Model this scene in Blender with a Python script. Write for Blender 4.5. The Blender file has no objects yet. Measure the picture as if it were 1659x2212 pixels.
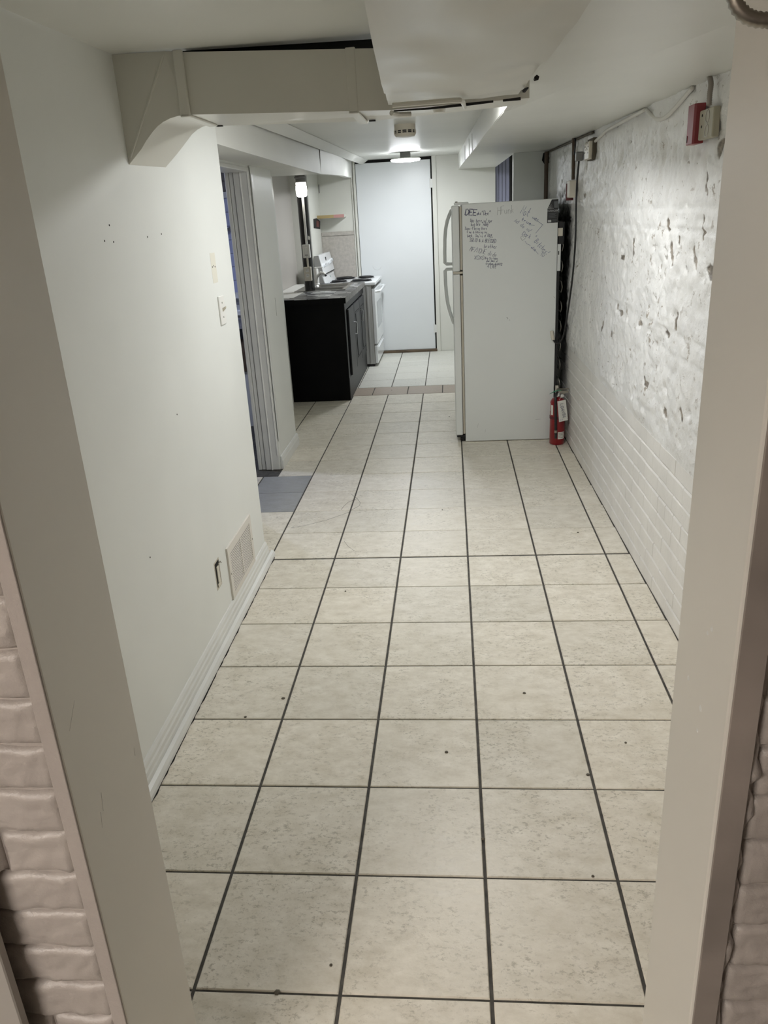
import bpy, bmesh, math, random
from mathutils import Vector, Matrix, noise

# ---------------------------------------------------------------- camera, world, exposure, lights
SC = bpy.context.scene
COL = SC.collection
cam_d = bpy.data.cameras.new('camera')
cam = bpy.data.objects.new('camera', cam_d)
COL.objects.link(cam)
SC.camera = cam
cam_d.sensor_fit = 'HORIZONTAL'
cam_d.sensor_width = 36.0
cam_d.lens = 36.0 * 1680.0 / 1659.0
cam_d.clip_start = 0.05
CAMR = Matrix.Rotation(0.0986298, 4, 'Z') @ Matrix.Rotation(1.2040829, 4, 'X') @ Matrix.Rotation(-0.0581673, 4, 'Z')
cam.matrix_world = Matrix.Translation((0.60633, -2.51229, 1.59065)) @ CAMR

W = bpy.data.worlds.new('world')
SC.world = W
W.use_nodes = True
W.node_tree.nodes['Background'].inputs[0].default_value = (0.6, 0.65, 0.7, 1)
W.node_tree.nodes['Background'].inputs[1].default_value = 0.0

SC.view_settings.view_transform = 'Standard'
SC.view_settings.look = 'None'
SC.view_settings.gamma = 1.0
SC.view_settings.exposure = 0.72
SC.view_settings.use_curve_mapping = False
SC.cycles.max_bounces = 7
SC.cycles.diffuse_bounces = 6
SC.cycles.glossy_bounces = 2
SC.cycles.caustics_reflective = False
SC.cycles.caustics_refractive = False

# the lamps themselves are built further down as glowing diffusers; these are their emission strengths
LAMP_HALL = 132.0     # ceiling disc hidden behind the duct
LAMP_KITCHEN = 76.0  # ceiling disc by the back door
LAMP_JAR = 8.0      # jar light on the post
LAMP_BATH = 420.0     # bathroom ceiling light
LAMP_FILL = 54.0    # unseen ceiling panel added behind the camera as soft fill

# ---------------------------------------------------------------- helpers
def rnd(seed): return random.Random(seed)

class MB:
    """collects shapes in world coordinates, build() links them as one mesh object"""
    def __init__(s): s.bm = bmesh.new()
    def poly(s, verts, faces):
        vs = [s.bm.verts.new(v) for v in verts]
        out = []
        for f in faces:
            try: out.append(s.bm.faces.new([vs[i] for i in f]))
            except ValueError: pass
        return vs, out
    def box(s, x0, x1, y0, y1, z0, z1, bev=0.0, seg=1):
        v = [(x, y, z) for x in (x0, x1) for y in (y0, y1) for z in (z0, z1)]
        f = [(0, 1, 3, 2), (4, 6, 7, 5), (0, 4, 5, 1), (2, 3, 7, 6), (0, 2, 6, 4), (1, 5, 7, 3)]
        vs, fs = s.poly(v, f)
        if bev > 0:
            es = list({e for q in fs for e in q.edges})
            bmesh.ops.bevel(s.bm, geom=es, offset=bev, segments=seg, affect='EDGES', profile=0.5)
        return s
    def hexa(s, v):
        f = [(0, 1, 3, 2), (4, 6, 7, 5), (0, 4, 5, 1), (2, 3, 7, 6), (0, 2, 6, 4), (1, 5, 7, 3)]
        s.poly(v, f); return s
    def prism(s, pts, axis, a, b, bev=0.0):
        def mk(p, t):
            if axis == 'x': return (t, p[0], p[1])
            if axis == 'y': return (p[0], t, p[1])
            return (p[0], p[1], t)
        n = len(pts)
        v = [mk(p, a) for p in pts] + [mk(p, b) for p in pts]
        f = [tuple(range(n))[::-1], tuple(range(n, 2 * n))] + [(i, (i + 1) % n, n + (i + 1) % n, n + i) for i in range(n)]
        vs, fs = s.poly(v, f)
        if bev > 0:
            es = list({e for q in fs[:2] for e in q.edges})
            bmesh.ops.bevel(s.bm, geom=es, offset=bev, segments=2, affect='EDGES', profile=0.5)
        return s
    def tube(s, pts, r, seg=8, closed=True):
        pts = [Vector(p) for p in pts]
        rs = r if isinstance(r, (list, tuple)) else [r] * len(pts)
        rings = []
        up = None
        for i, p in enumerate(pts):
            t = (pts[min(i + 1, len(pts) - 1)] - pts[max(i - 1, 0)])
            if t.length < 1e-9: t = Vector((0, 0, 1))
            t.normalize()
            if up is None:
                up = Vector((0, 0, 1)) if abs(t.z) < 0.9 else Vector((1, 0, 0))
            up = (up - t * up.dot(t))
            if up.length < 1e-6: up = t.orthogonal()
            up.normalize()
            w = t.cross(up)
            rings.append([s.bm.verts.new(p + (up * math.cos(a) + w * math.sin(a)) * rs[i]) for a in [2 * math.pi * k / seg for k in range(seg)]])
        for i in range(len(rings) - 1):
            for k in range(seg):
                s.bm.faces.new((rings[i][k], rings[i][(k + 1) % seg], rings[i + 1][(k + 1) % seg], rings[i + 1][k]))
        if closed:
            s.bm.faces.new(rings[0][::-1]); s.bm.faces.new(rings[-1])
        return s
    def cyl(s, p0, p1, r, seg=16): return s.tube([p0, p1], r, seg)
    def lathe(s, prof, c, axis='z', seg=24, cap=True):
        rings = []
        for (r, h) in prof:
            ring = []
            for k in range(seg):
                a = 2 * math.pi * k / seg
                u, v = r * math.cos(a), r * math.sin(a)
                p = (u, v, h) if axis == 'z' else ((h, u, v) if axis == 'x' else (v, h, u))
                ring.append(s.bm.verts.new((c[0] + p[0], c[1] + p[1], c[2] + p[2])))
            rings.append(ring)
        for i in range(len(rings) - 1):
            for k in range(seg):
                s.bm.faces.new((rings[i][k], rings[i][(k + 1) % seg], rings[i + 1][(k + 1) % seg], rings[i + 1][k]))
        if cap:
            s.bm.faces.new(rings[0][::-1]); s.bm.faces.new(rings[-1])
        return s
    def strip(s, pts_a, pts_b):
        A = [s.bm.verts.new(p) for p in pts_a]; B = [s.bm.verts.new(p) for p in pts_b]
        for i in range(len(A) - 1): s.bm.faces.new((A[i], A[i + 1], B[i + 1], B[i]))
        return s
    def grid(s, nu, nv, fn):
        vs = [[s.bm.verts.new(fn(i / nu, j / nv)) for j in range(nv + 1)] for i in range(nu + 1)]
        for i in range(nu):
            for j in range(nv):
                s.bm.faces.new((vs[i][j], vs[i + 1][j], vs[i + 1][j + 1], vs[i][j + 1]))
        return s
    def build(s, name, mat, parent=None, smooth=False, base=None, recalc=True):
        bm = s.bm
        if recalc: bmesh.ops.recalc_face_normals(bm, faces=bm.faces)
        if base is None:
            if parent is not None: base = Vector(parent['_base']) if '_base' in parent else Vector((0, 0, 0))
            else:
                xs = [v.co for v in bm.verts]
                base = Vector((sum(v.x for v in xs) / len(xs), sum(v.y for v in xs) / len(xs), min(v.z for v in xs)))
        base = Vector(base)
        me = bpy.data.meshes.new(name)
        if not parent or parent.type == 'EMPTY' or True:
            bmesh.ops.translate(bm, verts=bm.verts, vec=-base)
        bm.to_mesh(me); bm.free()
        if smooth:
            me.polygons.foreach_set('use_smooth', [True] * len(me.polygons))
            if smooth != 'all':
                try: me.set_sharp_from_angle(angle=math.radians(38))
                except Exception: pass
        me.materials.append(mat)
        o = bpy.data.objects.new(name, me)
        COL.objects.link(o)
        o['_base'] = tuple(base)
        if parent is not None:
            o.parent = parent
        else:
            o.location = base
        return o

def thing(name, base, label=None, cat=None, group=None, kind=None):
    o = bpy.data.objects.new(name, None)
    COL.objects.link(o)
    o.empty_display_size = 0.1
    o.location = base
    o['_base'] = tuple(base)
    return tag(o, label, cat, group, kind)

def tag(o, label=None, cat=None, group=None, kind=None):
    if label: o['label'] = label
    if cat: o['category'] = cat
    if group: o['group'] = group
    if kind: o['kind'] = kind
    return o

def struct(o, label=None): return tag(o, label, None, None, 'structure')

def box(name, mat, parent, x0, x1, y0, y1, z0, z1, bev=0.0, seg=1, **k):
    return MB().box(x0, x1, y0, y1, z0, z1, bev, seg).build(name, mat, parent, **k)

# ---------------------------------------------------------------- materials
def nt(name):
    m = bpy.data.materials.new(name); m.use_nodes = True
    t = m.node_tree
    return m, t, t.nodes['Principled BSDF']

def add_noise(t, scale, detail=4.0, rough=0.6, pos=None, vec_scale=None):
    n = t.nodes.new('ShaderNodeTexNoise')
    n.inputs['Scale'].default_value = scale; n.inputs['Detail'].default_value = detail; n.inputs['Roughness'].default_value = rough
    if pos is None:
        g = t.nodes.new('ShaderNodeNewGeometry'); pos = g.outputs['Position']
    if vec_scale:
        mp = t.nodes.new('ShaderNodeMapping'); mp.inputs['Scale'].default_value = vec_scale
        t.links.new(pos, mp.inputs['Vector']); pos = mp.outputs['Vector']
    t.links.new(pos, n.inputs['Vector'])
    return n.outputs['Fac']

def ramp(t, fac, a, b, ca=(0, 0, 0, 1), cb=(1, 1, 1, 1)):
    r = t.nodes.new('ShaderNodeValToRGB')
    r.color_ramp.elements[0].position = a; r.color_ramp.elements[1].position = b
    r.color_ramp.elements[0].color = ca; r.color_ramp.elements[1].color = cb
    t.links.new(fac, r.inputs['Fac'])
    return r.outputs['Color']

def mix(t, fac, a, b, mode='MIX'):
    m = t.nodes.new('ShaderNodeMix'); m.data_type = 'RGBA'; m.blend_type = mode
    for sock, v in ((0, fac), (6, a), (7, b)):
        if isinstance(v, (int, float)): m.inputs[sock].default_value = v
        elif isinstance(v, tuple): m.inputs[sock].default_value = v if len(v) == 4 else (*v, 1)
        else: t.links.new(v, m.inputs[sock])
    return m.outputs[2]

def bump(t, b, hts, strength, dist):
    n = t.nodes.new('ShaderNodeBump')
    n.inputs['Strength'].default_value = strength; n.inputs['Distance'].default_value = dist
    t.links.new(hts, n.inputs['Height'])
    t.links.new(n.outputs['Normal'], b.inputs['Normal'])
    return n

def plain(name, col, rough=0.5, metal=0.0, spec=0.5, emit=None, strength=0.0, coat=0.0):
    m, t, b = nt(name)
    b.inputs['Base Color'].default_value = (*col, 1)
    b.inputs['Roughness'].default_value = rough
    b.inputs['Metallic'].default_value = metal
    b.inputs['Specular IOR Level'].default_value = spec
    b.inputs['Coat Weight'].default_value = coat
    if emit:
        b.inputs['Emission Color'].default_value = (*emit, 1)
        b.inputs['Emission Strength'].default_value = strength
    return m

def paint(name, col, rough=0.4, mott=0.06, mscale=2.5, bs=45.0, bstr=0.12, bd=0.002, wave=0.0, dirt=None, dscale=9.0, dth=(0.68, 0.78)):
    """brushed wall paint: slight mottling, fine relief, a slow unevenness, optional marks"""
    m, t, b = nt(name)
    n = add_noise(t, mscale, 2)
    dk = tuple(c * (1 - mott) for c in col); lt = tuple(min(1, c * (1 + mott)) for c in col)
    c = ramp(t, n, 0.3, 0.7, (*dk, 1), (*lt, 1))
    if dirt:
        d = ramp(t, add_noise(t, dscale, 4, 0.7), *dth)
        c = mix(t, d, c, dirt)
    t.links.new(c, b.inputs['Base Color'])
    b.inputs['Roughness'].default_value = rough
    h = add_noise(t, bs, 2, 0.6)
    if wave > 0:
        # fine relief and slow unevenness in one height field
        q = t.nodes.new('ShaderNodeMath'); q.operation = 'MULTIPLY_ADD'
        q.inputs[1].default_value = wave * 0.02 / max(1e-6, bstr * bd)
        t.links.new(add_noise(t, 3.2, 1), q.inputs[0]); t.links.new(h, q.inputs[2])
        h = q.outputs[0]
    bump(t, b, h, 1.0, bstr * bd)
    return m

def tile_mat(name, col, var, dirtcol, rough=0.38):
    m, t, b = nt(name)
    oi = t.nodes.new('ShaderNodeObjectInfo')
    g = t.nodes.new('ShaderNodeNewGeometry')
    add = t.nodes.new('ShaderNodeVectorMath'); add.operation = 'MULTIPLY_ADD'
    comb = t.nodes.new('ShaderNodeCombineXYZ')
    t.links.new(oi.outputs['Random'], comb.inputs[2])
    add.inputs[1].default_value = (1, 1, 1)
    sc = t.nodes.new('ShaderNodeVectorMath'); sc.operation = 'SCALE'; sc.inputs[3].default_value = 17.0
    t.links.new(comb.outputs[0], sc.inputs[0])
    t.links.new(g.outputs['Position'], add.inputs[0]); t.links.new(sc.outputs[0], add.inputs[2])
    P = add.outputs[0]
    n1 = add_noise(t, 14, 6, 0.68, P, (1.0, 1.6, 1.0))
    c = ramp(t, n1, 0.32, 0.68, (*[v * (1 - var * w) for v, w in zip(col, (0.85, 1.0, 1.35))], 1), (*[min(1, v * (1 + var * 0.8)) for v in col], 1))
    n2 = add_noise(t, 60, 4, 0.8, P, (1.0, 1.5, 1.0))
    big = ramp(t, add_noise(t, 5.5, 4, 0.6, P), 0.36, 0.60)
    spk = ramp(t, n2, 0.53, 0.63)
    f = mix(t, 1.0, spk, big, 'MULTIPLY')
    c = mix(t, mix(t, 1.0, f, (0.62, 0.62, 0.62), 'MULTIPLY'), c, dirtcol)
    v = ramp(t, oi.outputs['Random'], 0.0, 1.0, (0.93, 0.93, 0.92, 1), (1.04, 1.03, 1.01, 1))
    c = mix(t, 1.0, c, v, 'MULTIPLY')
    t.links.new(c, b.inputs['Base Color'])
    r = ramp(t, n1, 0.3, 0.7, (rough - 0.06,) * 3 + (1,), (rough + 0.1,) * 3 + (1,))
    t.links.new(r, b.inputs['Roughness'])
    b.inputs['Specular IOR Level'].default_value = 0.45
    bump(t, b, add_noise(t, 26, 4, 0.65, P), 0.22, 0.004)
    return m

def brick_mat(name, col, chip, rough=0.33, chip_th=(0.66, 0.72), chip_scale=11.0, bstr=0.5, attr=False, dark_patch=False):
    """thick glossy paint over old brick with chips and pits showing the dull brick"""
    m, t, b = nt(name)
    n = add_noise(t, 5, 5)
    c = ramp(t, n, 0.3, 0.7, (*[v * 0.93 for v in col], 1), (*[min(1, v * 1.06) for v in col], 1))
    ch = ramp(t, add_noise(t, chip_scale, 5, 0.72), *chip_th)
    gate = ramp(t, add_noise(t, 2.3, 3), 0.40, 0.62)
    f = mix(t, 1.0, ch, gate, 'MULTIPLY')
    c = mix(t, f, c, chip)
    if attr:
        a = t.nodes.new('ShaderNodeAttribute'); a.attribute_name = 'chip'
        cc = ramp(t, add_noise(t, 30, 4), 0.35, 0.65, (0.10, 0.085, 0.07, 1), (*chip, 1))
        c = mix(t, ramp(t, a.outputs['Fac'], 0.35, 0.65), c, cc)
    if dark_patch:
        # black patch on the wall behind the fridge, with soft wavering edges
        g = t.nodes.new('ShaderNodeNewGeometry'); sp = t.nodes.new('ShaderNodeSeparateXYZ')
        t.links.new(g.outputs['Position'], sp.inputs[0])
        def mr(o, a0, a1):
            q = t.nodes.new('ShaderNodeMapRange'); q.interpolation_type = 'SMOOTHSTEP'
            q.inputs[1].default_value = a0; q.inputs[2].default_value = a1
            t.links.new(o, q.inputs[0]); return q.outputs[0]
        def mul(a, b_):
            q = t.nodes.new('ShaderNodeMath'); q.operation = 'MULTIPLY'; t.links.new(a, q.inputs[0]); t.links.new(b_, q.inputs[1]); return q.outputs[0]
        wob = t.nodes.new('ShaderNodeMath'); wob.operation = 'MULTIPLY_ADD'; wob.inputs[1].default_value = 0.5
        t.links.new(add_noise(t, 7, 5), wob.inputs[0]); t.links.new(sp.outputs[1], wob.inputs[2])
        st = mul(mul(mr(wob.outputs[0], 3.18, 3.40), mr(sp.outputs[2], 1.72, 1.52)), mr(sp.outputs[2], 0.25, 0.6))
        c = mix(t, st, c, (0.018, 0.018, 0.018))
    t.links.new(c, b.inputs['Base Color'])
    b.inputs['Roughness'].default_value = rough
    h = add_noise(t, 38, 5, 0.7)
    bump(t, b, h, bstr, 0.006)
    return m

WALL = paint('wall_paint', (0.77, 0.785, 0.755), 0.42, 0.025, 2.0, 60, 0.10, 0.0015, 0.10, dirt=(0.52, 0.51, 0.47), dscale=13, dth=(0.80, 0.86))
CEIL = paint('ceiling_gloss_paint', (0.72, 0.725, 0.68), 0.40, 0.03, 1.6, 30, 0.08, 0.002, 0.22)
DUCT = paint('duct_paint', (0.66, 0.65, 0.59), 0.30, 0.03, 2.0, 35, 0.10, 0.0015, 0.15)
SOFFIT = paint('soffit_gloss_paint', (0.72, 0.725, 0.68), 0.36, 0.03, 1.8, 30, 0.07, 0.0015, 0.28)
BULK = paint('bulkhead_paint', (0.70, 0.705, 0.67), 0.52, 0.03, 1.8, 30, 0.07, 0.0015, 0.25)
TRIMP = paint('trim_paint', (0.72, 0.725, 0.70), 0.33, 0.04, 5, 70, 0.14, 0.0015, 0.06, dirt=(0.46, 0.44, 0.40), dscale=22, dth=(0.72, 0.80))
JAMB = paint('jamb_paint', (0.68, 0.66, 0.605), 0.36, 0.025, 2.5, 80, 0.10, 0.001, 0.06, dirt=(0.70, 0.67, 0.60), dscale=30, dth=(0.78, 0.82))
TAUPE = brick_mat('taupe_brick_paint', (0.395, 0.355, 0.325), (0.52, 0.49, 0.46), 0.40, (0.70, 0.76), 9, 0.45)
BRICK = brick_mat('white_brick_paint', (0.76, 0.745, 0.715), (0.42, 0.39, 0.35), 0.34, (0.70, 0.75), 17, 0.28, dark_patch=True)
ROUGH = brick_mat('flaking_brick_paint', (0.80, 0.80, 0.785), (0.36, 0.32, 0.27), 0.34, (0.60, 0.645), 22, 0.9, attr=True, dark_patch=True)
MORTAR = brick_mat('painted_mortar', (0.70, 0.685, 0.655), (0.40, 0.36, 0.31), 0.45, (0.66, 0.72), 25, 0.5)
TILE = tile_mat('cream_tile', (0.745, 0.71, 0.635), 0.15, (0.30, 0.27, 0.20))
TILEK = tile_mat('pale_kitchen_tile', (0.66, 0.66, 0.62), 0.05, (0.33, 0.31, 0.26))
TILEG = tile_mat('grey_tile', (0.34, 0.35, 0.36), 0.14, (0.24, 0.25, 0.26))
TILEB = tile_mat('brown_tile', (0.40, 0.335, 0.28), 0.10, (0.25, 0.21, 0.17))
GROUT = paint('dark_grout', (0.075, 0.07, 0.062), 0.85, 0.35, 30, 90, 0.5, 0.003)
DARK = plain('dark_cavity', (0.012, 0.011, 0.010), 0.9)
BLACK = paint('black_cabinet_paint', (0.0025, 0.0025, 0.0028), 0.55, 0.2, 6, 60, 0.15, 0.001, 0.1)
CABF = paint('charcoal_door_paint', (0.013, 0.0135, 0.015), 0.42, 0.25, 6, 50, 0.2, 0.0015, dirt=(0.20, 0.20, 0.20), dscale=40, dth=(0.76, 0.80))
POST = plain('black_gloss_post', (0.006, 0.006, 0.007), 0.22, coat=0.3)
APPL = paint('white_enamel', (0.76, 0.785, 0.77), 0.36, 0.012, 2, 160, 0.10, 0.0006, 0.0, dirt=(0.50, 0.50, 0.47), dscale=17, dth=(0.78, 0.84))
ENAM = plain('stove_white_enamel', (0.80, 0.82, 0.84), 0.22, coat=0.2)
STSIDE = plain('stove_side_grey', (0.42, 0.42, 0.41), 0.4)
GASK = plain('cream_gasket', (0.56, 0.52, 0.43), 0.6)
GASKD = plain('door_gap_dark', (0.10, 0.085, 0.06), 0.7)
PLASTIC = plain('white_plastic', (0.78, 0.775, 0.74), 0.35)
CREAMP = plain('cream_plastic', (0.66, 0.62, 0.53), 0.4)
BLACKP = plain('black_plastic', (0.012, 0.012, 0.013), 0.45)
STEEL = plain('stainless_steel', (0.38, 0.375, 0.36), 0.30, 1.0)
CHROME = plain('chrome', (0.75, 0.76, 0.78), 0.12, 1.0)
GALV = plain('galvanised_steel', (0.36, 0.34, 0.30), 0.36, 1.0)
RED = plain('red_enamel', (0.25, 0.005, 0.010), 0.28, coat=0.3)
REDB = plain('red_box_plastic', (0.20, 0.016, 0.022), 0.40, coat=0.15)
DOORM = paint('door_paint', (0.74, 0.765, 0.78), 0.34, 0.02, 1.5, 60, 0.08, 0.001, 0.10, dirt=(0.56, 0.57, 0.56), dscale=5, dth=(0.70, 0.9))
KWALL = paint('kitchen_wall_paint', (0.44, 0.415, 0.385), 0.42, 0.03, 2.0, 60, 0.10, 0.0015)
CREAMW = paint('cream_panel_paint', (0.69, 0.69, 0.64), 0.36, 0.02, 1.8, 60, 0.08, 0.001, 0.05)
BEIGE = paint('beige_laminate', (0.46, 0.43, 0.39), 0.45, 0.12, 30, 80, 0.06, 0.001)
WOODB = paint('brown_wood', (0.11, 0.075, 0.045), 0.55, 0.3, 12, 60, 0.3, 0.002)
SHELFT = plain('tan_shelf_edge', (0.42, 0.32, 0.15), 0.45)
SHELFP = plain('pink_shelf_edge', (0.52, 0.28, 0.26), 0.45)
INK = plain('blue_black_ink', (0.055, 0.055, 0.14), 0.6)
INKB = plain('blue_ink', (0.06, 0.09, 0.26), 0.6)
INKG = plain('faded_grey_ink', (0.36, 0.37, 0.37), 0.6)
STICK = plain('black_sticker', (0.022, 0.023, 0.026), 0.4)
STICKW = plain('sticker_print', (0.52, 0.53, 0.53), 0.5)
STICKG = plain('sticker_fine_print', (0.13, 0.14, 0.145), 0.5)
PAPER = plain('white_card', (0.72, 0.71, 0.66), 0.7)
SLAT = plain('blue_grey_vinyl', (0.30, 0.31, 0.42), 0.4)
BROWNP = plain('brown_rusty_pipe', (0.085, 0.055, 0.035), 0.45)
GREENW = plain('green_tie', (0.02, 0.22, 0.12), 0.5)
BLUET = plain('pale_blue_tile', (0.50, 0.53, 0.72), 0.3)
BROWNT = plain('brown_wall_tile', (0.17, 0.14, 0.11), 0.35)
MARBLE = paint('grey_marble', (0.42, 0.42, 0.45), 0.25, 0.5, 12, 40, 0.03, 0.001)
GLOW = plain('kitchen_lamp_diffuser', (0.9, 0.9, 0.9), 0.5, emit=(0.93, 0.965, 1.0), strength=LAMP_KITCHEN)
GLOWH = plain('hall_lamp_diffuser', (0.9, 0.9, 0.9), 0.5, emit=(0.985, 0.99, 0.99), strength=LAMP_HALL)
GLOWN = plain('fill_panel_diffuser', (0.9, 0.9, 0.9), 0.5, emit=(1.0, 0.925, 0.85), strength=LAMP_FILL)
GLOWB = plain('bath_lamp_diffuser', (0.9, 0.9, 0.9), 0.5, emit=(0.62, 0.70, 1.0), strength=LAMP_BATH)
JARGLOW = plain('jar_glass_lit', (0.9, 0.9, 0.88), 0.3, emit=(1.0, 0.97, 0.90), strength=LAMP_JAR)
JARTOP = plain('jar_glass_collar', (0.75, 0.73, 0.66), 0.3, emit=(1.0, 0.95, 0.85), strength=1.2)
GREYP = plain('grey_fixture_paint', (0.20, 0.20, 0.20), 0.45)
COIL = plain('black_burner_coil', (0.012, 0.012, 0.013), 0.5)

def counter_mat():
    m, t, b = nt('mosaic_counter')
    g = t.nodes.new('ShaderNodeNewGeometry')
    mp = t.nodes.new('ShaderNodeMapping'); mp.inputs['Scale'].default_value = (11, 11, 11)
    t.links.new(g.outputs['Position'], mp.inputs['Vector'])
    br = t.nodes.new('ShaderNodeTexBrick')
    br.inputs['Scale'].default_value = 1.0; br.inputs['Brick Width'].default_value = 1.3; br.inputs['Row Height'].default_value = 0.55
    br.inputs['Mortar Size'].default_value = 0.035
    br.inputs['Color1'].default_value = (0, 0, 0, 1); br.inputs['Color2'].default_value = (1, 1, 1, 1); br.inputs['Mortar'].default_value = (0.1, 0.1, 0.1, 1)
    t.links.new(mp.outputs[0], br.inputs['Vector'])
    r = t.nodes.new('ShaderNodeValToRGB'); r.color_ramp.interpolation = 'CONSTANT'
    e = r.color_ramp.elements
    e[0].position = 0.0; e[0].color = (0.03, 0.032, 0.035, 1)
    e[1].position = 0.3; e[1].color = (0.10, 0.105, 0.115, 1)
    for p, c in ((0.5, (0.05, 0.05, 0.055, 1)), (0.60, (0.30, 0.31, 0.32, 1)), (0.72, (0.66, 0.66, 0.64, 1)), (0.88, (0.15, 0.15, 0.16, 1))):
        q = e.new(p); q.color = c
    t.links.new(br.outputs['Color'], r.inputs['Fac'])
    t.links.new(r.outputs['Color'], b.inputs['Base Color'])
    b.inputs['Roughness'].default_value = 0.3
    return m
MOSAIC = counter_mat()
CABF.node_tree.nodes['Principled BSDF'].inputs['Specular IOR Level'].default_value = 0.25
BLACK.node_tree.nodes['Principled BSDF'].inputs['Specular IOR Level'].default_value = 0.12

# ---------------------------------------------------------------- floor and tiles
T = 0.33
floor = struct(box('floor', GROUT, None, -2.3, 2.4, -4.7, 8.0, -0.12, -0.004, base=(0, 0, 0)), 'beige tiled basement floor with dark grout lines')
_tilecache = {}
def tile(x0, x1, y0, y1, mat, gap=0.0035):
    w, d = round(x1 - x0 - 0.0084, 4), round(y1 - y0 - 0.0058, 4)
    if w < 0.012 or d < 0.012: return
    key = (w, d, mat.name)
    if key not in _tilecache:
        m = MB()
        b = 0.0022
        h = -0.004
        v = [(-w/2, -d/2, h), (w/2, -d/2, h), (w/2, d/2, h), (-w/2, d/2, h),
             (-w/2, -d/2, -b), (w/2, -d/2, -b), (w/2, d/2, -b), (-w/2, d/2, -b),
             (-w/2 + b, -d/2 + b, 0), (w/2 - b, -d/2 + b, 0), (w/2 - b, d/2 - b, 0), (-w/2 + b, d/2 - b, 0)]
        f = [(0, 1, 5, 4), (1, 2, 6, 5), (2, 3, 7, 6), (3, 0, 4, 7), (4, 5, 9, 8), (5, 6, 10, 9), (6, 7, 11, 10), (7, 4, 8, 11), (8, 9, 10, 11)]
        m.poly(v, f)
        o = m.build('floor_tile', mat, None, base=(0, 0, 0))
        _tilecache[key] = o.data
    else:
        o = bpy.data.objects.new('floor_tile', _tilecache[key]); COL.objects.link(o)
    o.location = ((x0 + x1) / 2, (y0 + y1) / 2, 0)
    o.parent = floor
    return o

def wx(y): return 1.447 - 0.0135 * y            # face of the brick wall on the right

def left_limit(y):
    if y < 0.98: return -0.335
    if y < 2.45: return -0.72
    if y < 3.0: return -0.565
    if y < 4.1: return -0.82
    return -1.06
def xrange_clip(y0, y1):
    ym = (y0 + y1) / 2
    return left_limit(ym), (wx(ym) + 0.003 if ym < 4.2 else 1.6)
R0 = rnd(5)
def row(y0, y1, xs, mats, y_jit=0.0):
    lo, hi = xrange_clip(y0, y1)
    for i in range(len(xs) - 1):
        a, b = max(xs[i], lo), min(xs[i + 1], hi)
        if b - a > 0.02:
            tile(a, b, y0, y1, mats(i) if callable(mats) else mats, 0.0032)
GX = [T * k for k in range(-4, 6)]
for r in range(-6, 14):
    y0, y1 = r * T, (r + 1) * T
    if r == 13: y1 = 4.655
    def mt(i, r=r):
        if GX[i] < -0.35 and abs(GX[i] + 0.66) < 0.01 and r in (5, 6): return TILEG
        return TILE
    # a course that crosses the end of the left wall is cut round it
    if y0 < 0.98 < y1:
        row(y0, 0.98, GX, mt); row(0.98, y1, GX, mt)
    else:
        row(y0, y1, GX, mt)
row(4.66, 5.0, [T * k - 0.153 for k in range(-3, 7)], TILEB)
ky = [5.005, 5.345, 5.68, 6.02, 6.35, 6.68, 6.965]
for i in range(len(ky) - 1):
    row(ky[i], ky[i + 1], [v + 0.008 for v in GX], TILEK)
# cracks in one floor tile
def crack(pts, r=0.0009):
    m = MB()
    m.tube([(x, y, 0.0002) for x, y in pts], r, 4)
    return m.build('tile_crack', GASKD, floor)
crack([(-0.03, 1.93), (0.02, 1.84), (0.045, 1.77), (0.045, 1.72), (0.0, 1.64)])
crack([(0.02, 1.84), (-0.03, 1.78), (-0.05, 1.70), (-0.055, 1.66)])
crack([(0.0, 1.62), (-0.12, 1.50), (-0.24, 1.42), (-0.30, 1.40)], 0.0007)
crack([(0.02, 1.20), (0.05, 1.13), (0.09, 1.07)], 0.0007)
# grit on the floor
Rg = rnd(11)
for (x, y) in ((-0.13, -0.32), (-0.02, -0.21), (0.66, -0.86), (0.93, -0.98), (0.98, -0.6), (0.53, 1.62), (0.3, -1.25), (0.56, -0.5), (0.19, -1.32), (0.83, -0.18), (0.1, 0.62), (1.23, 1.25), (1.12, -0.45), (0.02, 4.85), (0.57, 3.75)):
    m = MB()
    s = 0.0035 + Rg.random() * 0.004
    a = Rg.random() * 3
    m.lathe([(s * 0.4, 0), (s, 0.001), (s * 0.8, 0.0025), (s * 0.2, 0.0035)], (x, y, 0), seg=6)
    tag(m.build('grit_crumb', GASKD, None), 'tiny dark crumb of grit lying on the cream floor tiles', 'crumb', 'grit crumbs on the floor')

# ---------------------------------------------------------------- walls
def cz(y): return 2.056 + 0.0135 * y      # ceiling height
def sz(y): return 1.926 + 0.0103 * y      # underside of the right soffit
def sx(y): return 0.845 - 0.018 * y       # its left edge

wl = struct(box('wall_left', WALL, None, -0.46, -0.345, -1.48, 0.985, -0.05, 2.3), 'white painted wall along the left of the passage')
# marks and nail holes on the left wall
for i, (y, z) in enumerate(((-0.25, 1.60), (-0.30, 1.56), (-0.24, 1.555), (0.03, 1.56), (0.16, 1.565), (0.05, 0.98), (-0.37, 0.63))):
    MB().cyl((-0.346, y, z), (-0.3443, y, z), 0.0028, 8).build('nail_hole', DARK, wl)

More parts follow.
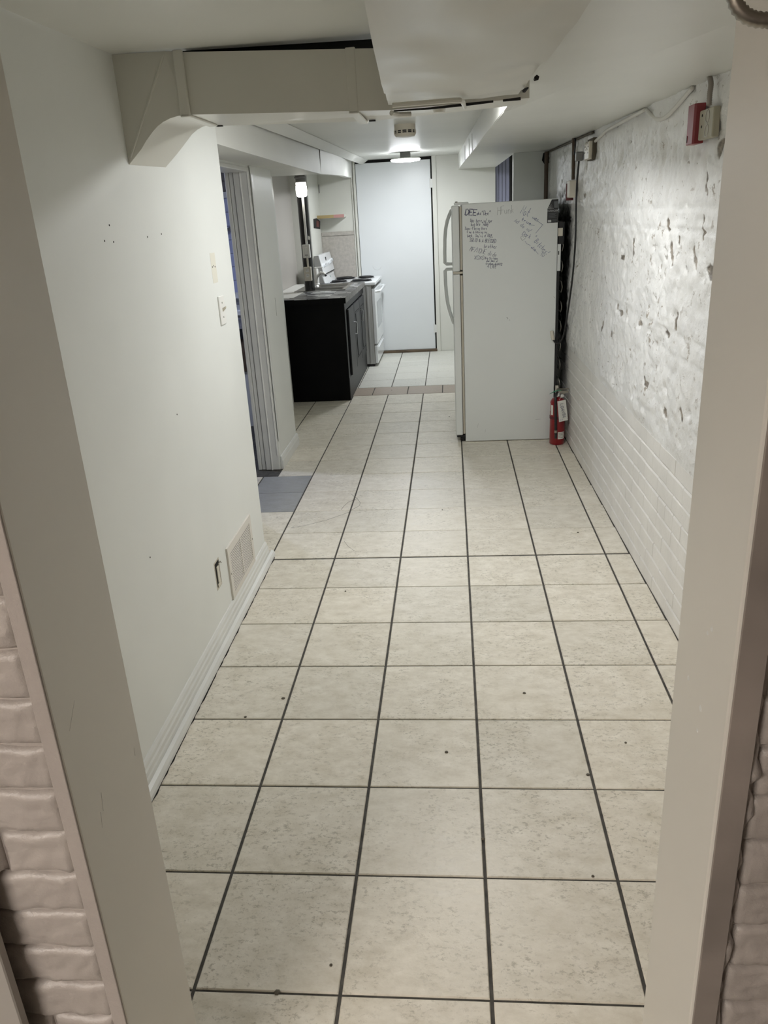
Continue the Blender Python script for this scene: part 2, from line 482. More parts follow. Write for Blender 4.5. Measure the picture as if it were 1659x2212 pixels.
# baseboard on the left wall
def sweep_y(prof, y0, y1, mat, name, parent=None, base=None):
    m = MB()
    m.prism(prof, 'y', y0, y1)
    return m.build(name, mat, parent, base=base)
bb = thing('baseboard_left', (-0.33, -0.2, 0.0), None, None, None, 'structure')
bb['label'] = 'white moulded baseboard with quarter round along the left wall'
sweep_y([(-0.345, 0.0), (-0.328, 0.0), (-0.328, 0.046), (-0.331, 0.052), (-0.331, 0.068), (-0.335, 0.074), (-0.336, 0.086), (-0.341, 0.095), (-0.345, 0.096)], -1.48, 0.99, TRIMP, 'board', bb)
sweep_y([(-0.3275, 0.003), (-0.309, 0.003), (-0.310, 0.014), (-0.316, 0.026), (-0.3275, 0.032)], -1.48, 1.035, TRIMP, 'quarter_round', bb)

m = MB(); Rq = rnd(21)
pa = [(-0.3125, -1.48 + i * 0.03, 0.0008) for i in range(84)]; pb = [(-0.3075 + Rq.uniform(-0.002, 0.0035), -1.48 + i * 0.03, 0.0008) for i in range(84)]
m.strip(pa, pb); m.build('dark_gap', DARK, bb)  # irregular dark strip along the foot of the quarter round

# set-back wall with the bathroom doorway
wb = thing('wall_bathroom', (-0.65, 2.0, 0), 'white wall stub with the bathroom doorway on the left', None, None, 'structure')
box('near_pier', WALL, wb, -0.73, -0.57, 0.985, 1.60, -0.05, 2.3)
st = box('pier', WALL, wb, -0.725, -0.57, 2.475, 3.055, -0.05, 1.90, 0.004, 2)
box('return_wall', WALL, wb, -0.73, -0.46, 0.93, 0.985, -0.05, 2.3)
box('partition', WALL, wb, -0.864, -0.815, 3.055, 4.25, -0.05, 2.3)
box('partition_return', WALL, wb, -0.864, -0.725, 3.0, 3.055, -0.05, 2.3)
box('header', WALL, wb, -0.73, -0.58, 1.60, 2.475, 1.885, 2.3)
d2 = thing('door_2', (-0.65, 2.46, 0), 'white painted door frame of the bathroom doorway', None, None, 'structure')
box('jamb', TRIMP, d2, -0.672, -0.575, 2.452, 2.475, 0, 1.885, 0.003, 2)
box('door_stop', TRIMP, d2, -0.700, -0.676, 2.462, 2.475, 0, 1.878, 0.002)
box('rear_jamb', TRIMP, d2, -0.726, -0.703, 2.456, 2.475, 0, 1.878, 0.002)
MB().tube([(-0.630, 2.452, 0.0), (-0.630, 2.452, 1.885)], 0.006, 8).build('casing_bead', TRIMP, d2)
MB().tube([(-0.585, 2.453, 0.10), (-0.585, 2.453, 1.885)], 0.005, 8).build('casing_bead', TRIMP, d2)
box('head_jamb', TRIMP, d2, -0.72, -0.575, 1.60, 2.452, 1.862, 1.885, 0.003)
box('corner_board', TRIMP, d2, -0.5695, -0.563, 2.458, 2.50, 0.20, 1.885, 0.002)
bb2 = thing('baseboard_pier', (-0.56, 2.76, 0.0), 'short white baseboard at the foot of the wall stub', None, None, 'structure')
sweep_y([(-0.57, 0.0), (-0.555, 0.0), (-0.555, 0.055), (-0.559, 0.062), (-0.560, 0.078), (-0.565, 0.088), (-0.57, 0.09)], 2.47, 3.07, TRIMP, 'board', bb2)
MB().box(-0.571, -0.5695, 2.80, 2.803, 0.98, 1.10).build('paint_crack', DARK, wb)

# bathroom beyond the doorway
bt = thing('wall_bath_back', (-1.4, 4.0, 0), 'tiled back wall of the bathroom seen through the doorway', None, None, 'structure')
box('backing', GROUT, bt, -2.2, -0.875, 4.06, 4.25, -0.05, 2.3)
for k in range(4):
    for j in range(9):
        z0 = 0.93 + j * 0.105
        x0 = -2.0 + k * 0.285
        box('wall_tile', BLUET if j < 8 else PLASTIC, bt, x0, x0 + 0.282, 4.045, 4.06, z0, z0 + (0.102 if j < 8 else 0.045), 0.002)
for k in range(8):
    for j in range(3):
        box('upper_tile', BROWNT, bt, -2.0 + k * 0.145, -2.0 + k * 0.145 + 0.142, 4.05, 4.06, 1.82 + j * 0.075, 1.82 + j * 0.075 + 0.072, 0.002)
MB().tube([(-1.5, 4.0, 1.40), (-1.25, 4.0, 1.50), (-1.10, 4.0, 1.555)], 0.013, 8).build('grab_bar', GREYP, bt)
struct(box('wall_bath_left', KWALL, None, -2.3, -2.2, 0.6, 4.25, -0.05, 2.3))
struct(box('wall_bath_near', KWALL, None, -2.2, -0.46, 0.6, 0.7, -0.05, 2.3))
struct(box('ceiling_bath', CEIL, None, -2.3, -0.73, 0.6, 4.25, 2.10, 2.2))
va = thing('vanity', (-1.25, 3.7, 0), 'bathroom vanity with white top and dark base glimpsed through the doorway', 'vanity')
box('kick_panel', PLASTIC, va, -1.7, -0.95, 3.64, 4.02, 0.0, 0.46, 0.004)
box('base_cabinet', WOODB, va, -1.7, -0.95, 3.62, 4.02, 0.46, 0.72, 0.004)
box('drawer_rail', BLACKP, va, -1.7, -0.95, 3.60, 4.02, 0.72, 0.80, 0.003)
box('apron', MARBLE, va, -1.7, -0.95, 3.60, 4.02, 0.80, 0.905, 0.003)
box('top', PLASTIC, va, -1.72, -0.93, 3.58, 4.04, 0.905, 0.945, 0.006, 2)
box('splash', MARBLE, va, -1.72, -0.93, 4.01, 4.045, 0.945, 1.0, 0.004)
box('splash_cap', PLASTIC, va, -1.72, -0.93, 3.96, 4.046, 1.0, 1.045, 0.004)

# kitchen alcove walls
wk = struct(box('wall_kitchen_left', KWALL, None, -1.2, -1.06, 4.25, 7.1, -0.05, 2.3), 'taupe painted wall behind the sink counter')
ch = struct(box('wall_chase', CREAMW, None, -1.06, -0.872, 6.27, 6.98, -0.05, 2.3), 'cream boxed chase in the corner behind the stove')
MB().prism([(6.46, 1.475), (6.90, 1.455), (6.95, 1.54), (6.72, 1.575), (6.48, 1.57)], 'x', -0.873, -0.8705).build('torn_hole', DARK, ch)
MB().prism([(6.64, 1.485), (6.82, 1.478), (6.88, 1.54), (6.68, 1.55)], 'x', -0.8705, -0.868).build('exposed_box', plain('rust_red', (0.12, 0.035, 0.028), 0.7), ch)
wk2 = struct(box('wall_kitchen_end', CREAMW, None, -0.872, -0.462, 6.98, 7.1, -0.05, 2.3), 'cream painted wall at the end of the kitchen alcove')
box('backsplash_panel', BEIGE, wk2, -0.871, -0.490, 6.968, 6.98, 0.86, 1.370, 0.002)
box('backsplash_cap', BEIGE, wk2, -0.871, -0.490, 6.962, 6.98, 1.373, 1.416, 0.004)
box('corner_batten', CREAMW, wk2, -0.488, -0.474, 6.964, 6.98, 0.86, 2.0, 0.003)
box('hook_strip', GREYP, wk2, -0.862, -0.854, 6.972, 6.98, 1.84, 1.93, 0.001)

# back wall with the door
wk3 = thing('wall_back', (0.5, 7.0, 0), 'cream panelled back wall around the kitchen door', None, None, 'structure')
box('panel', CREAMW, wk3, 0.475, 1.128, 6.97, 7.10, -0.05, 2.3)
box('seam_strip', CREAMW, wk3, 0.425, 0.474, 6.955, 7.08, 0.0, 2.2, 0.003)
box('left_stile', CREAMW, wk3, -0.462, -0.437, 6.95, 7.10, 0.0, 2.2, 0.003)
box('upper_void', DARK, wk3, -0.437, 0.425, 7.03, 7.10, 2.10, 2.3)
box('hinge_void', DARK, wk3, 0.395, 0.425, 7.0, 7.10, 0.0, 2.2)
box('void_back', DARK, wk3, -0.437, 0.425, 7.06, 7.12, 0.0, 2.2)
d1 = thing('door_1', (-0.02, 6.98, 0), 'tall plain white flush door at the far end of the kitchen', None, None, 'structure')
box('slab', DOORM, d1, -0.432, 0.409, 6.968, 7.010, 0.030, 2.118, 0.003)
for z in (1.87, 0.27):
    h = MB().cyl((0.404, 6.960, z - 0.05), (0.404, 6.960, z + 0.05), 0.008, 10).build('hinge', TRIMP, d1)
    box('hinge_leaf', TRIMP, h, 0.408, 0.428, 6.950, 6.954, z - 0.045, z + 0.045)
m = MB()
m.tube([(-0.245 + 0.05 * math.cos(a), 6.9675, 1.02 + 0.05 * math.sin(a)) for a in [math.pi * (1.05 + 0.85 * i / 14) for i in range(15)]], 0.0012, 4)
m.build('scratch_ring', STICKW, d1)
struct(box('trim_threshold', WOODB, None, -0.44, 0.43, 6.945, 7.03, 0.0, 0.028, 0.004), 'dark brown wooden threshold under the far door')

# accordion door in the far right opening
ac = thing('accordion_door', (1.21, 7.02, 0), 'blue grey folding accordion door in the far right corner behind the fridge', 'folding door')
xs = [1.130, 1.170, 1.207, 1.247, 1.288]
for i in range(4):
    m = MB()
    m.prism([(xs[i] + 0.002, 7.005), (xs[i + 1] - 0.003, 7.0), (xs[i + 1] - 0.003, 7.012), (xs[i] + 0.002, 7.017)], 'z', 0.02, 2.15)
    m.build('slat', SLAT, ac)
box('dark_post', BLACKP, ac, 1.289, 1.335, 6.99, 7.03, 0.0, 2.15)
struct(box('wall_far_right', CREAMW, None, 1.335, 1.6, 7.0, 7.1, -0.05, 2.3))
struct(box('wall_far_side', CREAMW, None, 1.5, 1.6, 4.3, 7.0, -0.05, 2.3))
wr = struct(box('wall_pier_right', WALL, None, 1.117, 1.5, 4.2, 4.32, -0.05, 2.3), 'grey painted wall pier behind the fridge')

# ---------------------------------------------------------------- brick wall on the right
ang = math.atan(-0.0135)
brw = thing('wall_right', (1.447, 0.0, 0.0), 'white painted old brick wall along the right side', None, None, 'structure')
RB = rnd(3)
m = MB()
m.hexa([(wx(y) + dx, y, z) for dx in (0.0045, 0.18) for y in (-1.48, 4.22) for z in (-0.05, 0.70)])
m.build('mortar_bed', MORTAR, brw)
def brick_mesh(seed, L, H, D, prot, mat, axis):
    """one old brick: face bulged and its arrises worn; face towards -x (axis 'x') or -y"""
    r = rnd(seed)
    nu, nv = 5, 3
    m = MB()
    def f(u, v):
        iu, iv = round(u * nu), round(v * nv)
        uu = (-L / 2, -L / 2 + 0.003, -L / 6, L / 6, L / 2 - 0.003, L / 2)[iu]
        vv = (0, 0.003, H - 0.0065, H)[iv]
        edge = iu in (0, nu) or iv in (0, nv)
        d = 0.0 if edge else prot * (0.9 + 0.2 * r.random())
        if iv == 0: d = prot * 0.5
        if iu in (0, nu) and 0 < iv < nv: d = prot * 0.78
        vv += (r.random() - 0.5) * 0.0045; uu += (r.random() - 0.5) * 0.0015
        return (-d, uu, vv) if axis == 'x' else (uu, -d, vv)
    m.grid(nu, nv, f)
    bm = m.bm
    be = [e for e in bm.edges if e.is_boundary]
    res = bmesh.ops.extrude_edge_only(bm, edges=be)
    nvs = [v for v in res['geom'] if isinstance(v, bmesh.types.BMVert)]
    bmesh.ops.translate(bm, verts=nvs, vec=(D, 0, 0) if axis == 'x' else (0, D, 0))
    bmesh.ops.recalc_face_normals(bm, faces=bm.faces)
    # make sure the face looks out
    c = 0
    for fc in bm.faces:
        c += fc.normal[0 if axis == 'x' else 1] * fc.calc_area()
    if c > 0: bmesh.ops.reverse_faces(bm, faces=bm.faces)
    me = bpy.data.meshes.new('brick'); bm.to_mesh(me); bm.free()
    me.materials.append(mat)
    return me
CH = 0.0735
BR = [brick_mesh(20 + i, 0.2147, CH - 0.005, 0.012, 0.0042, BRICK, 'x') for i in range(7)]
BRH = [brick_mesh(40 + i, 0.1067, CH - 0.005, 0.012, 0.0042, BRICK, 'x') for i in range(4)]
def put(me, loc, parent, rz=0.0, name='brick'):
    o = bpy.data.objects.new(name, me); COL.objects.link(o)
    o.location = Vector(loc) - Vector(parent['_base']); o.rotation_euler = (0, 0, rz); o.parent = parent
    return o
for c in range(9):
    z = 0.004 + c * CH
    header = (c % 6 == 5)
    step = 0.108 if header else 0.216
    y = -0.18 + (0.054 if header else 0.108 * (c % 2)) + RB.random() * 0.03
    while y < 4.12:
        me = RB.choice(BRH if header else BR)
        put(me, (wx(y) + 0.004 + (RB.random() - 0.5) * 0.0012, y, z), brw, math.atan(0.0135))
        y += step
# upper part: bricks buried under thick flaking paint
def rough_face(u, v):
    y = -1.48 + u * 5.70
    z = 0.655 + v * 1.40
    p = Vector((y * 1.0, z * 1.0, 3.7))
    n1 = noise.fractal(p * 5.0, 1.0, 2.0, 5)
    n2 = noise.noise(p * 24.0)
    n3 = noise.noise(Vector((y * 60, z * 60, 9.1)))
    zc = (z - 0.004) / CH
    cz_ = zc - math.floor(zc)
    yo = (y + (0.108 if int(math.floor(zc)) % 2 else 0.0)) / 0.216
    cy = yo - math.floor(yo)
    j = min(min(cz_, 1 - cz_) * CH, min(cy, 1 - cy) * 0.216)
    wob = 0.004 + 0.004 * noise.noise(p * 9)
    fade = 0.55 + 0.45 * noise.noise(p * 1.7)
    joint = max(0.0, 1 - j / max(wob, 0.002)) * fade * 0.008
    pit = max(0.0, noise.noise(Vector((y * 16, z * 22, 1.3))) - 0.42) * 0.045
    gd = 1.0
    for g_ in GASH:
        if abs(y - g_[0][0]) > 0.25 or abs(z - g_[0][1]) > 0.2: continue
        for q in range(len(g_) - 1):
            (ya, za), (yb, zb_) = g_[q], g_[q + 1]
            ex_, ez_ = yb - ya, zb_ - za
            tt = max(0.0, min(1.0, ((y - ya) * ex_ + (z - za) * ez_) / max(1e-9, ex_ * ex_ + ez_ * ez_)))
            gd = min(gd, math.hypot(y - ya - tt * ex_, z - za - tt * ez_))
    gw = 0.016 * (0.8 + 0.7 * noise.noise(p * 30))
    gm = max(0.0, min(1.0, 1.5 - gd / max(gw, 0.004)))
    pk_ = noise.fractal(Vector((y * 15, z * 26, 6.6)), 0.7, 2.2, 4) - 0.72 + 0.35 * noise.noise(p * 1.9)
    CHIP.append(max(gm, min(0.55, max(0.0, pk_) * 4.0)))
    d = 0.004 + 0.011 * n1 + 0.0055 * n2 + 0.0042 * n3 - joint - pit - gm * 0.009 - min(0.006, max(0.0, pk_) * 0.05)
    edge = min(1.0, v * 30)
    return (wx(y) - d * edge, y, z)
CHIP = []
GASH = [[(1.237, 1.415), (1.233, 1.379), (1.251, 1.351), (1.275, 1.323)], [(0.662, 1.421), (0.639, 1.389), (0.593, 1.361)], [(0.395, 1.412), (0.379, 1.387), (0.353, 1.363)],
        [(0.157, 1.414), (0.145, 1.386), (0.147, 1.367), (0.228, 1.361)], [(0.71, 1.509), (0.71, 1.476)], [(0.3, 1.514), (0.3, 1.456)], [(0.554, 1.445), (0.547, 1.441)],
        [(1.836, 0.978), (1.868, 0.924), (1.886, 0.904)], [(1.634, 0.95), (1.60, 0.945)], [(0.513, 1.176), (0.5, 1.132)], [(1.553, 1.099), (1.50, 1.085)], [(1.453, 1.081), (1.40, 1.076)],
        [(1.095, 1.073), (1.06, 1.075)], [(0.642, 1.1), (0.605, 1.094)], [(1.502, 1.331), (1.45, 1.328)], [(0.783, 1.335), (0.763, 1.333)], [(0.313, 1.614), (0.286, 1.606)], [(2.60, 1.623), (2.50, 1.616)], [(0.214, 1.343), (0.155, 1.34)],
        [(0.60, 0.80), (0.56, 0.79)], [(0.35, 0.86), (0.33, 0.83)], [(0.9, 0.86), (0.86, 0.84)], [(0.30, 1.66), (0.27, 1.60)], [(0.2, 1.74), (0.2, 1.70)]]
m = MB()
m.grid(520, 130, rough_face)
lay = m.bm.verts.layers.float.new('chip')
for vtx, cval in zip(m.bm.verts, CHIP): vtx[lay] = cval
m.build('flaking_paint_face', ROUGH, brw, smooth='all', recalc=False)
m = MB()
m.hexa([(wx(y) + dx, y, z) for dx in (0.035, 0.18) for y in (-1.48, 4.22) for z in (0.60, 2.3)])
m.build('wall_core', MORTAR, brw)

# ---------------------------------------------------------------- opening wall and its frame, near room
YN, YF, XL, XR = -1.695, -1.482, 0.075, 0.928
wfl = thing('wall_front_left', (-0.7, -1.6, 0), 'taupe painted brick wall left of the opening', None, None, 'structure')
box('core', TAUPE, wfl, -1.7, XL - 0.022, YN + 0.012, YF, -0.05, 2.3)
wfr = thing('wall_front_right', (1.6, -1.6, 0), 'taupe painted brick wall right of the opening', None, None, 'structure')
box('core', TAUPE, wfr, XR + 0.034, 2.4, YN + 0.016, YF, -0.05, 2.3)
def near_brick(seed, L, H):
    """rough brick under thick taupe paint, face towards -y, arrises ragged"""
    m = MB()
    nu, nv = max(6, int(L / 0.007)), 11
    def f(u, v):
        x, z = (u - 0.5) * L, v * H
        p = Vector((x * 1.0 + seed * 3.1, z, seed * 1.7))
        edge = min(u, 1 - u) * L, min(v, 1 - v) * H
        k = min(edge)
        d = 0.0045 * min(1.0, (k / 0.006)) ** 0.5 + 0.0040 * noise.noise(p * 24) + 0.0032 * noise.noise(p * 60) + 0.0016 * noise.noise(p * 130)
        if k < 1e-6: d = -0.003
        z += 0.0045 * noise.noise(Vector((x * 22 + seed, v * 2.0, 4.4)))
        return (x, -d, z)
    m.grid(nu, nv, f)
    bm = m.bm
    res = bmesh.ops.extrude_edge_only(bm, edges=[e for e in bm.edges if e.is_boundary])
    bmesh.ops.translate(bm, verts=[v for v in res['geom'] if isinstance(v, bmesh.types.BMVert)], vec=(0, 0.012, 0))
    bmesh.ops.recalc_face_normals(bm, faces=bm.faces)
    if sum(fc.normal[1] * fc.calc_area() for fc in bm.faces) > 0: bmesh.ops.reverse_faces(bm, faces=bm.faces)
    me = bpy.data.meshes.new('brick'); bm.to_mesh(me); bm.free()
    me.polygons.foreach_set('use_smooth', [True] * len(me.polygons))
    me.materials.append(TAUPE)
    return me
NC = 0.0745
TB = [near_brick(70 + i, 0.212, NC - 0.003) for i in range(6)]
TBH = [near_brick(90 + i, 0.104, NC - 0.003) for i in range(4)]
RT = rnd(8)
for c in range(19):
    z = 0.0525 - NC + c * NC
    if c == 0: z = 0.0
    rz = lambda: RT.uniform(-0.012, 0.012)
    if c in (5, 10, 15):
        for k in range(3):
            put(RT.choice(TBH), (XL - 0.024 - 0.054 - 0.107 * k, YN + 0.008, z), wfl, rz())
            put(RT.choice(TBH), (XR + 0.042 + 0.054 + 0.107 * k, YN + 0.012, z), wfr, rz())
    else:
        o = 0.0 if c % 2 else 0.03
        put(RT.choice(TB), (XL - 0.024 - 0.106 , YN + 0.008, z), wfl, rz())
        put(RT.choice(TB), (XL - 0.024 - 0.321 , YN + 0.008, z), wfl, rz())
        put(RT.choice(TB), (XR + 0.042 + 0.106 + o * 0.2, YN + 0.012, z), wfr, rz())
d3 = thing('door_3', (0.5, -1.59, 0), 'plain painted wooden frame of the opening nearest the camera', None, None, 'structure')
box('jamb', JAMB, d3, XL - 0.022, XL, YN - 0.004, YF + 0.002, 0.0, 1.95, 0.003, 2)
box('jamb', JAMB, d3, XR, XR + 0.024, YN, YF + 0.002, 0.0, 1.95, 0.004, 2)
box('side_strip', TAUPE, d3, XL - 0.022, XL - 0.001, YN - 0.0065, YN - 0.0045, 0.0, 1.95, 0.0008)
for (y, z, r) in ((-1.544, 0.955, 0.004), (-1.603, 0.946, 0.005), (-1.601, 0.909, 0.003), (-1.613, 1.073, 0.004), (-1.60, 1.06, 0.003)):
    MB().lathe([(r, -0.0004), (r * 0.7, -0.0012), (r * 0.2, -0.0014)], (XR + 0.0004, y, z), axis='x', seg=7).build('paint_chip', TRIMP, d3)
for (a, b) in (((-1.627, 0.815), (-1.632, 0.785)), ((-1.640, 0.79), (-1.644, 0.765)), ((-1.668, 0.955), (-1.640, 0.985)), ((-1.505, 0.80), (-1.506, 0.785))):
    MB().tube([(XL, a[0], a[1]), (XL, b[0], b[1])], 0.0004, 5).build('scratch', TRIMP, d3)
box('head_jamb', JAMB, d3, XL - 0.022, XR + 0.024, YN, YF + 0.002, 1.87, 1.895, 0.003)
box('side_strip', paint('shaded_taupe_trim', (0.27, 0.235, 0.21), 0.5, 0.2, 6, 50, 0.3, 0.002), d3, XR + 0.003, XR + 0.036, YN - 0.004, YN - 0.0005, 0.0, 1.95, 0.001)  # streaky dark trim; shade beside the right jamb is put into its colour
# ragged caulk between the right jamb and the bricks
m = MB()
Rc = rnd(4)
pts, rs = [], []
for i in range(60):
    z = 0.05 + i * 0.021
    pts.append((XR + 0.039 + Rc.uniform(-0.005, 0.005), YN + 0.010, z)); rs.append(0.003 + abs(Rc.gauss(0, 0.004)))
m.tube(pts, rs, 6)
m.build('caulk_bead', TAUPE, wfr, smooth='all')
struct(box('wall_front_header', JAMB, None, XL - 0.1, XR + 0.1, YN, YF - 0.01, 1.897, 2.3))
struct(box('wall_near_left', TAUPE, None, -1.8, -1.7, -4.6, -1.48, -0.05, 2.3))
struct(box('wall_near_right', TAUPE, None, 2.4, 2.5, -4.6, -1.48, -0.05, 2.3))
struct(box('wall_near_back', TAUPE, None, -1.8, 2.5, -4.7, -4.6, -0.05, 2.3))
struct(box('ceiling_near', CEIL, None, -1.8, 2.5, -4.7, YN - 0.001, 2.10, 2.2))
tag(box('painted_board', plain('grey_board_paint', (0.34, 0.32, 0.29), 0.5), None, -0.36, -0.076, -1.730, -1.7135, 0.0, 1.15, 0.002), 'plain grey board standing against the bricks at lower left corner', 'board')
pk = thing('fill_light_panel', (-1.0, -3.75, 2.06), 'long unseen fill light panel added on the ceiling behind the camera', 'ceiling light')  # unseen panel, added and made long for soft fill on the foreground
box('housing', PLASTIC, pk, -1.60, -0.40, -3.92, -3.58, 2.075, 2.099, 0.003)
box('diffuser', GLOWN, pk, -1.57, -0.43, -3.89, -3.61, 2.066, 2.0749)

# ---------------------------------------------------------------- ceiling, soffits and ducts
m = MB()
m.hexa([(x, y, cz(y) + dz) for x in (-0.46,) for y in (-1.48,) for dz in (0, 0.05)] + [(-0.46, -0.022, cz(0)), (-0.46, -0.022, cz(0) + 0.05)] +
       [(0.86, -1.48, cz(-1.48)), (0.86, -1.48, cz(-1.48) + 0.05), (0.86, 0.085, cz(0.08)), (0.86, 0.085, cz(0.08) + 0.05)])
struct(m.build('ceiling', CEIL, None), 'off white glossy ceiling over the near part of the passage')
m = MB()
m.hexa([(x, y, cz(y) + dz) for x in (-1.2, 1.6) for y in (0.30, 8.0) for dz in (0, 0.05)])
struct(m.build('ceiling_kitchen', CEIL, None), 'off white glossy ceiling over the kitchen')
struct(box('ceiling_void', DARK, None, -0.46, 0.9, -0.25, 0.42, 2.2, 2.28), 'dark void above the duct')
struct(box('ceiling_void_light_stop', DARK, None, -0.46, 0.9, 0.298, 0.31, 2.062, 2.22))  # dark skirt added to stop hall lamp light leaking into the void

# soffit along the right wall
so = thing('ceiling_soffit', (1.1, 2.0, 1.93), 'glossy boxed soffit running along the top of the brick wall', None, None, 'structure')
m = MB()
v = []
for (x, y) in ((None, -1.48), (None, 4.2)):
    pass
m.hexa([(sx(-1.48), -1.48, sz(-1.48)), (sx(-1.48), -1.48, 2.3), (sx(4.2), 4.2, sz(4.2)), (sx(4.2), 4.2, 2.3),
        (wx(-1.48) + 0.02, -1.48, sz(-1.48)), (wx(-1.48) + 0.02, -1.48, 2.3), (wx(4.2) + 0.02, 4.2, sz(4.2)), (wx(4.2) + 0.02, 4.2, 2.3)])
bmesh.ops.bevel(m.bm, geom=[e for e in m.bm.edges], offset=0.003, segments=2, affect='EDGES')
m.build('near_run', SOFFIT, so)
m = MB()
m.hexa([(sx(4.2), 4.2, sz(4.2)), (sx(4.2), 4.2, 2.3), (sx(6.97), 6.97, sz(6.97)), (sx(6.97), 6.97, 2.3),
        (1.125, 4.2, sz(4.2)), (1.125, 4.2, 2.3), (1.135, 6.99, sz(6.97)), (1.135, 6.99, 2.3)])
m.build('far_run', SOFFIT, so)
# sheet that sags below the near end of the soffit
m = MB()
m.hexa([(0.825, -1.48, 1.866), (0.825, -1.48, 1.905), (0.822, 0.86, 1.928), (0.822, 0.86, 1.937),
        (1.40, -1.48, 1.906), (1.40, -1.48, 1.912), (0.850, 0.88, 1.9335), (0.850, 0.88, 1.938)])
m.build('cover_sheet', SOFFIT, so)
for (y, w) in ((3.55, 0.008), (4.05, 0.010), (4.9, 0.008)):
    box('cleat', SOFFIT, so, sx(y) - 0.004, sx(y), y, y + w + 0.012, sz(y) - 0.003, cz(y) - 0.03)

# bulkhead on the left
bk = thing('ceiling_bulkhead', (-0.6, 2.5, 1.9), 'white bulkhead over the bathroom doorway on the left', None, None, 'structure')
m = MB()
prof_y = [(0.985, -0.352), (2.4, -0.372), (3.4, -0.378), (3.98, -0.372)]
m.prism([(x, y) for (y, x) in prof_y] + [(-1.05, 3.85), (-0.73, 3.85), (-0.73, 0.985)], 'z', 1.897, 2.25)
m.build('box', BULK, bk)
# face carried on to the back wall, its foot curving upward
m = MB()
N = 12
A, B, A2, B2 = [], [], [], []
for i in range(N + 1):
    t = i / N
    y = 3.98 + t * 2.99
    x = -0.372 + 0.012 * math.sin(math.pi * min(1, t * 1.6)) * (1 if t < 0.62 else max(0, 1 - (t - 0.62) / 0.3)) - 0.10 * max(0, t - 0.45) / 0.55
    z = 1.897 + 0.08 * t
    A.append((x, y, z)); B.append((x + 0.012, y, 2.25)); A2.append((x - 0.05, y, z)); B2.append((x - 0.05, y, 2.25))
m.strip(A, B); m.strip(A2, B2); m.strip(A, A2)
m.build('fascia', BULK, bk, smooth=True)
# fillet where the face meets the ceiling
m = MB()
pa = [(-0.353 + 0.0 * i, 0.985 + i * 0.6, cz(0.985 + i * 0.6) - 0.045) for i in range(11)]
pb = [(-0.285, 0.985 + i * 0.6, cz(0.985 + i * 0.6) - 0.002) for i in range(11)]
m.strip(pa, pb)
m.build('cove', BULK, bk)

# cross duct with elbow
du = thing('air_duct', (0.1, 0.1, 1.87), 'painted sheet metal air duct crossing the ceiling with curved elbow', 'duct')
m = MB()
YD0, YD1 = -0.03, 0.298
def curve(zs): return zs
front = [(-0.346, 1.765), (-0.300, 1.806), (-0.280, 1.829), (-0.258, 1.850), (-0.240, 1.864), (-0.222, 1.874), (-0.200, 1.882), (-0.175, 1.887), (-0.142, 1.888)]
rear = [(-0.346, 1.773), (-0.300, 1.812), (-0.276, 1.834), (-0.256, 1.853), (-0.239, 1.869), (-0.220, 1.881), (-0.200, 1.889), (-0.185, 1.892), (-0.142, 1.893)]
m.strip([(x, YD0, z) for x, z in front], [(x, YD1, z) for x, z in rear])
m.build('elbow_underside', DUCT, du, smooth='all')
m = MB()
vs = [m.bm.verts.new((x, YD0, z)) for x, z in front] + [m.bm.verts.new((-0.142, YD0, 2.05)), m.bm.verts.new((-0.19, YD0 - 0.006, 2.052)), m.bm.verts.new((-0.346, YD0, 2.055))]
n = len(front)
# folded in two along a crease from the tip to the cleat
m.bm.faces.new([vs[0], vs[n + 1], vs[n + 2]])
m.bm.faces.new([vs[i] for i in range(n)] + [vs[n], vs[n + 1]])
m.build('elbow_face', DUCT, du)
m = MB(); m.tube([(-0.336, YD0 - 0.002, 1.785), (-0.19, YD0 - 0.006, 2.045)], 0.0035, 6); m.build('elbow_crease', DUCT, du, smooth=True)
m = MB()
# straight run, plan turns slightly on the right
top = [(-0.142, YD0), (0.10, -0.035), (0.44, -0.045), (0.83, -0.12), (0.83, 0.02), (0.72, 0.06), (0.37, 0.235), (-0.142, YD1)]
def zb(x): return 1.888 - 0.045 * (x + 0.142) if x < 0.5 else 1.859
v = [(x, y, zb(x)) for x, y in top] + [(x, y, 2.048 - 0.055 * (x + 0.142)) for x, y in top]
n = len(top)
m.poly(v, [tuple(range(n)), tuple(range(n, 2 * n))[::-1]] + [(i, (i + 1) % n, n + (i + 1) % n, n + i) for i in range(n)])
m.build('run', DUCT, du)
for x in (-0.150, 0.342):
    m = MB(); m.box(x - 0.014, x + 0.014, YD0 - 0.014, YD0, zb(x) - 0.006, 2.052 - 0.055 * (x + 0.142), 0.003, 2)
    c = m.build('drive_cleat', DUCT, du)
    m = MB(); m.box(x - 0.014, x + 0.014, YD0 - 0.014, YD1 - 0.05, zb(x) - 0.007, zb(x), 0.002)
    m.build('cleat_fold', DUCT, c)
m = MB(); m.tube([(0.10 + 0.018 * math.cos(a), 0.2, 1.88) for a in (0, 1)], 0.001, 4)
m.bm.free()
MB().lathe([(0.001, -0.010), (0.016, -0.008), (0.019, 0.0)], (0.585, -0.005, 1.859), seg=14).build('plug', DUCT, du, smooth=True)
for (x, y, l) in ((-0.150, 0.275, 0.022), (0.362, 0.205, 0.02)):
    box('gap', DARK, du, x, x + l, y, y + 0.012, zb(x) - 0.004, zb(x) - 0.0005)

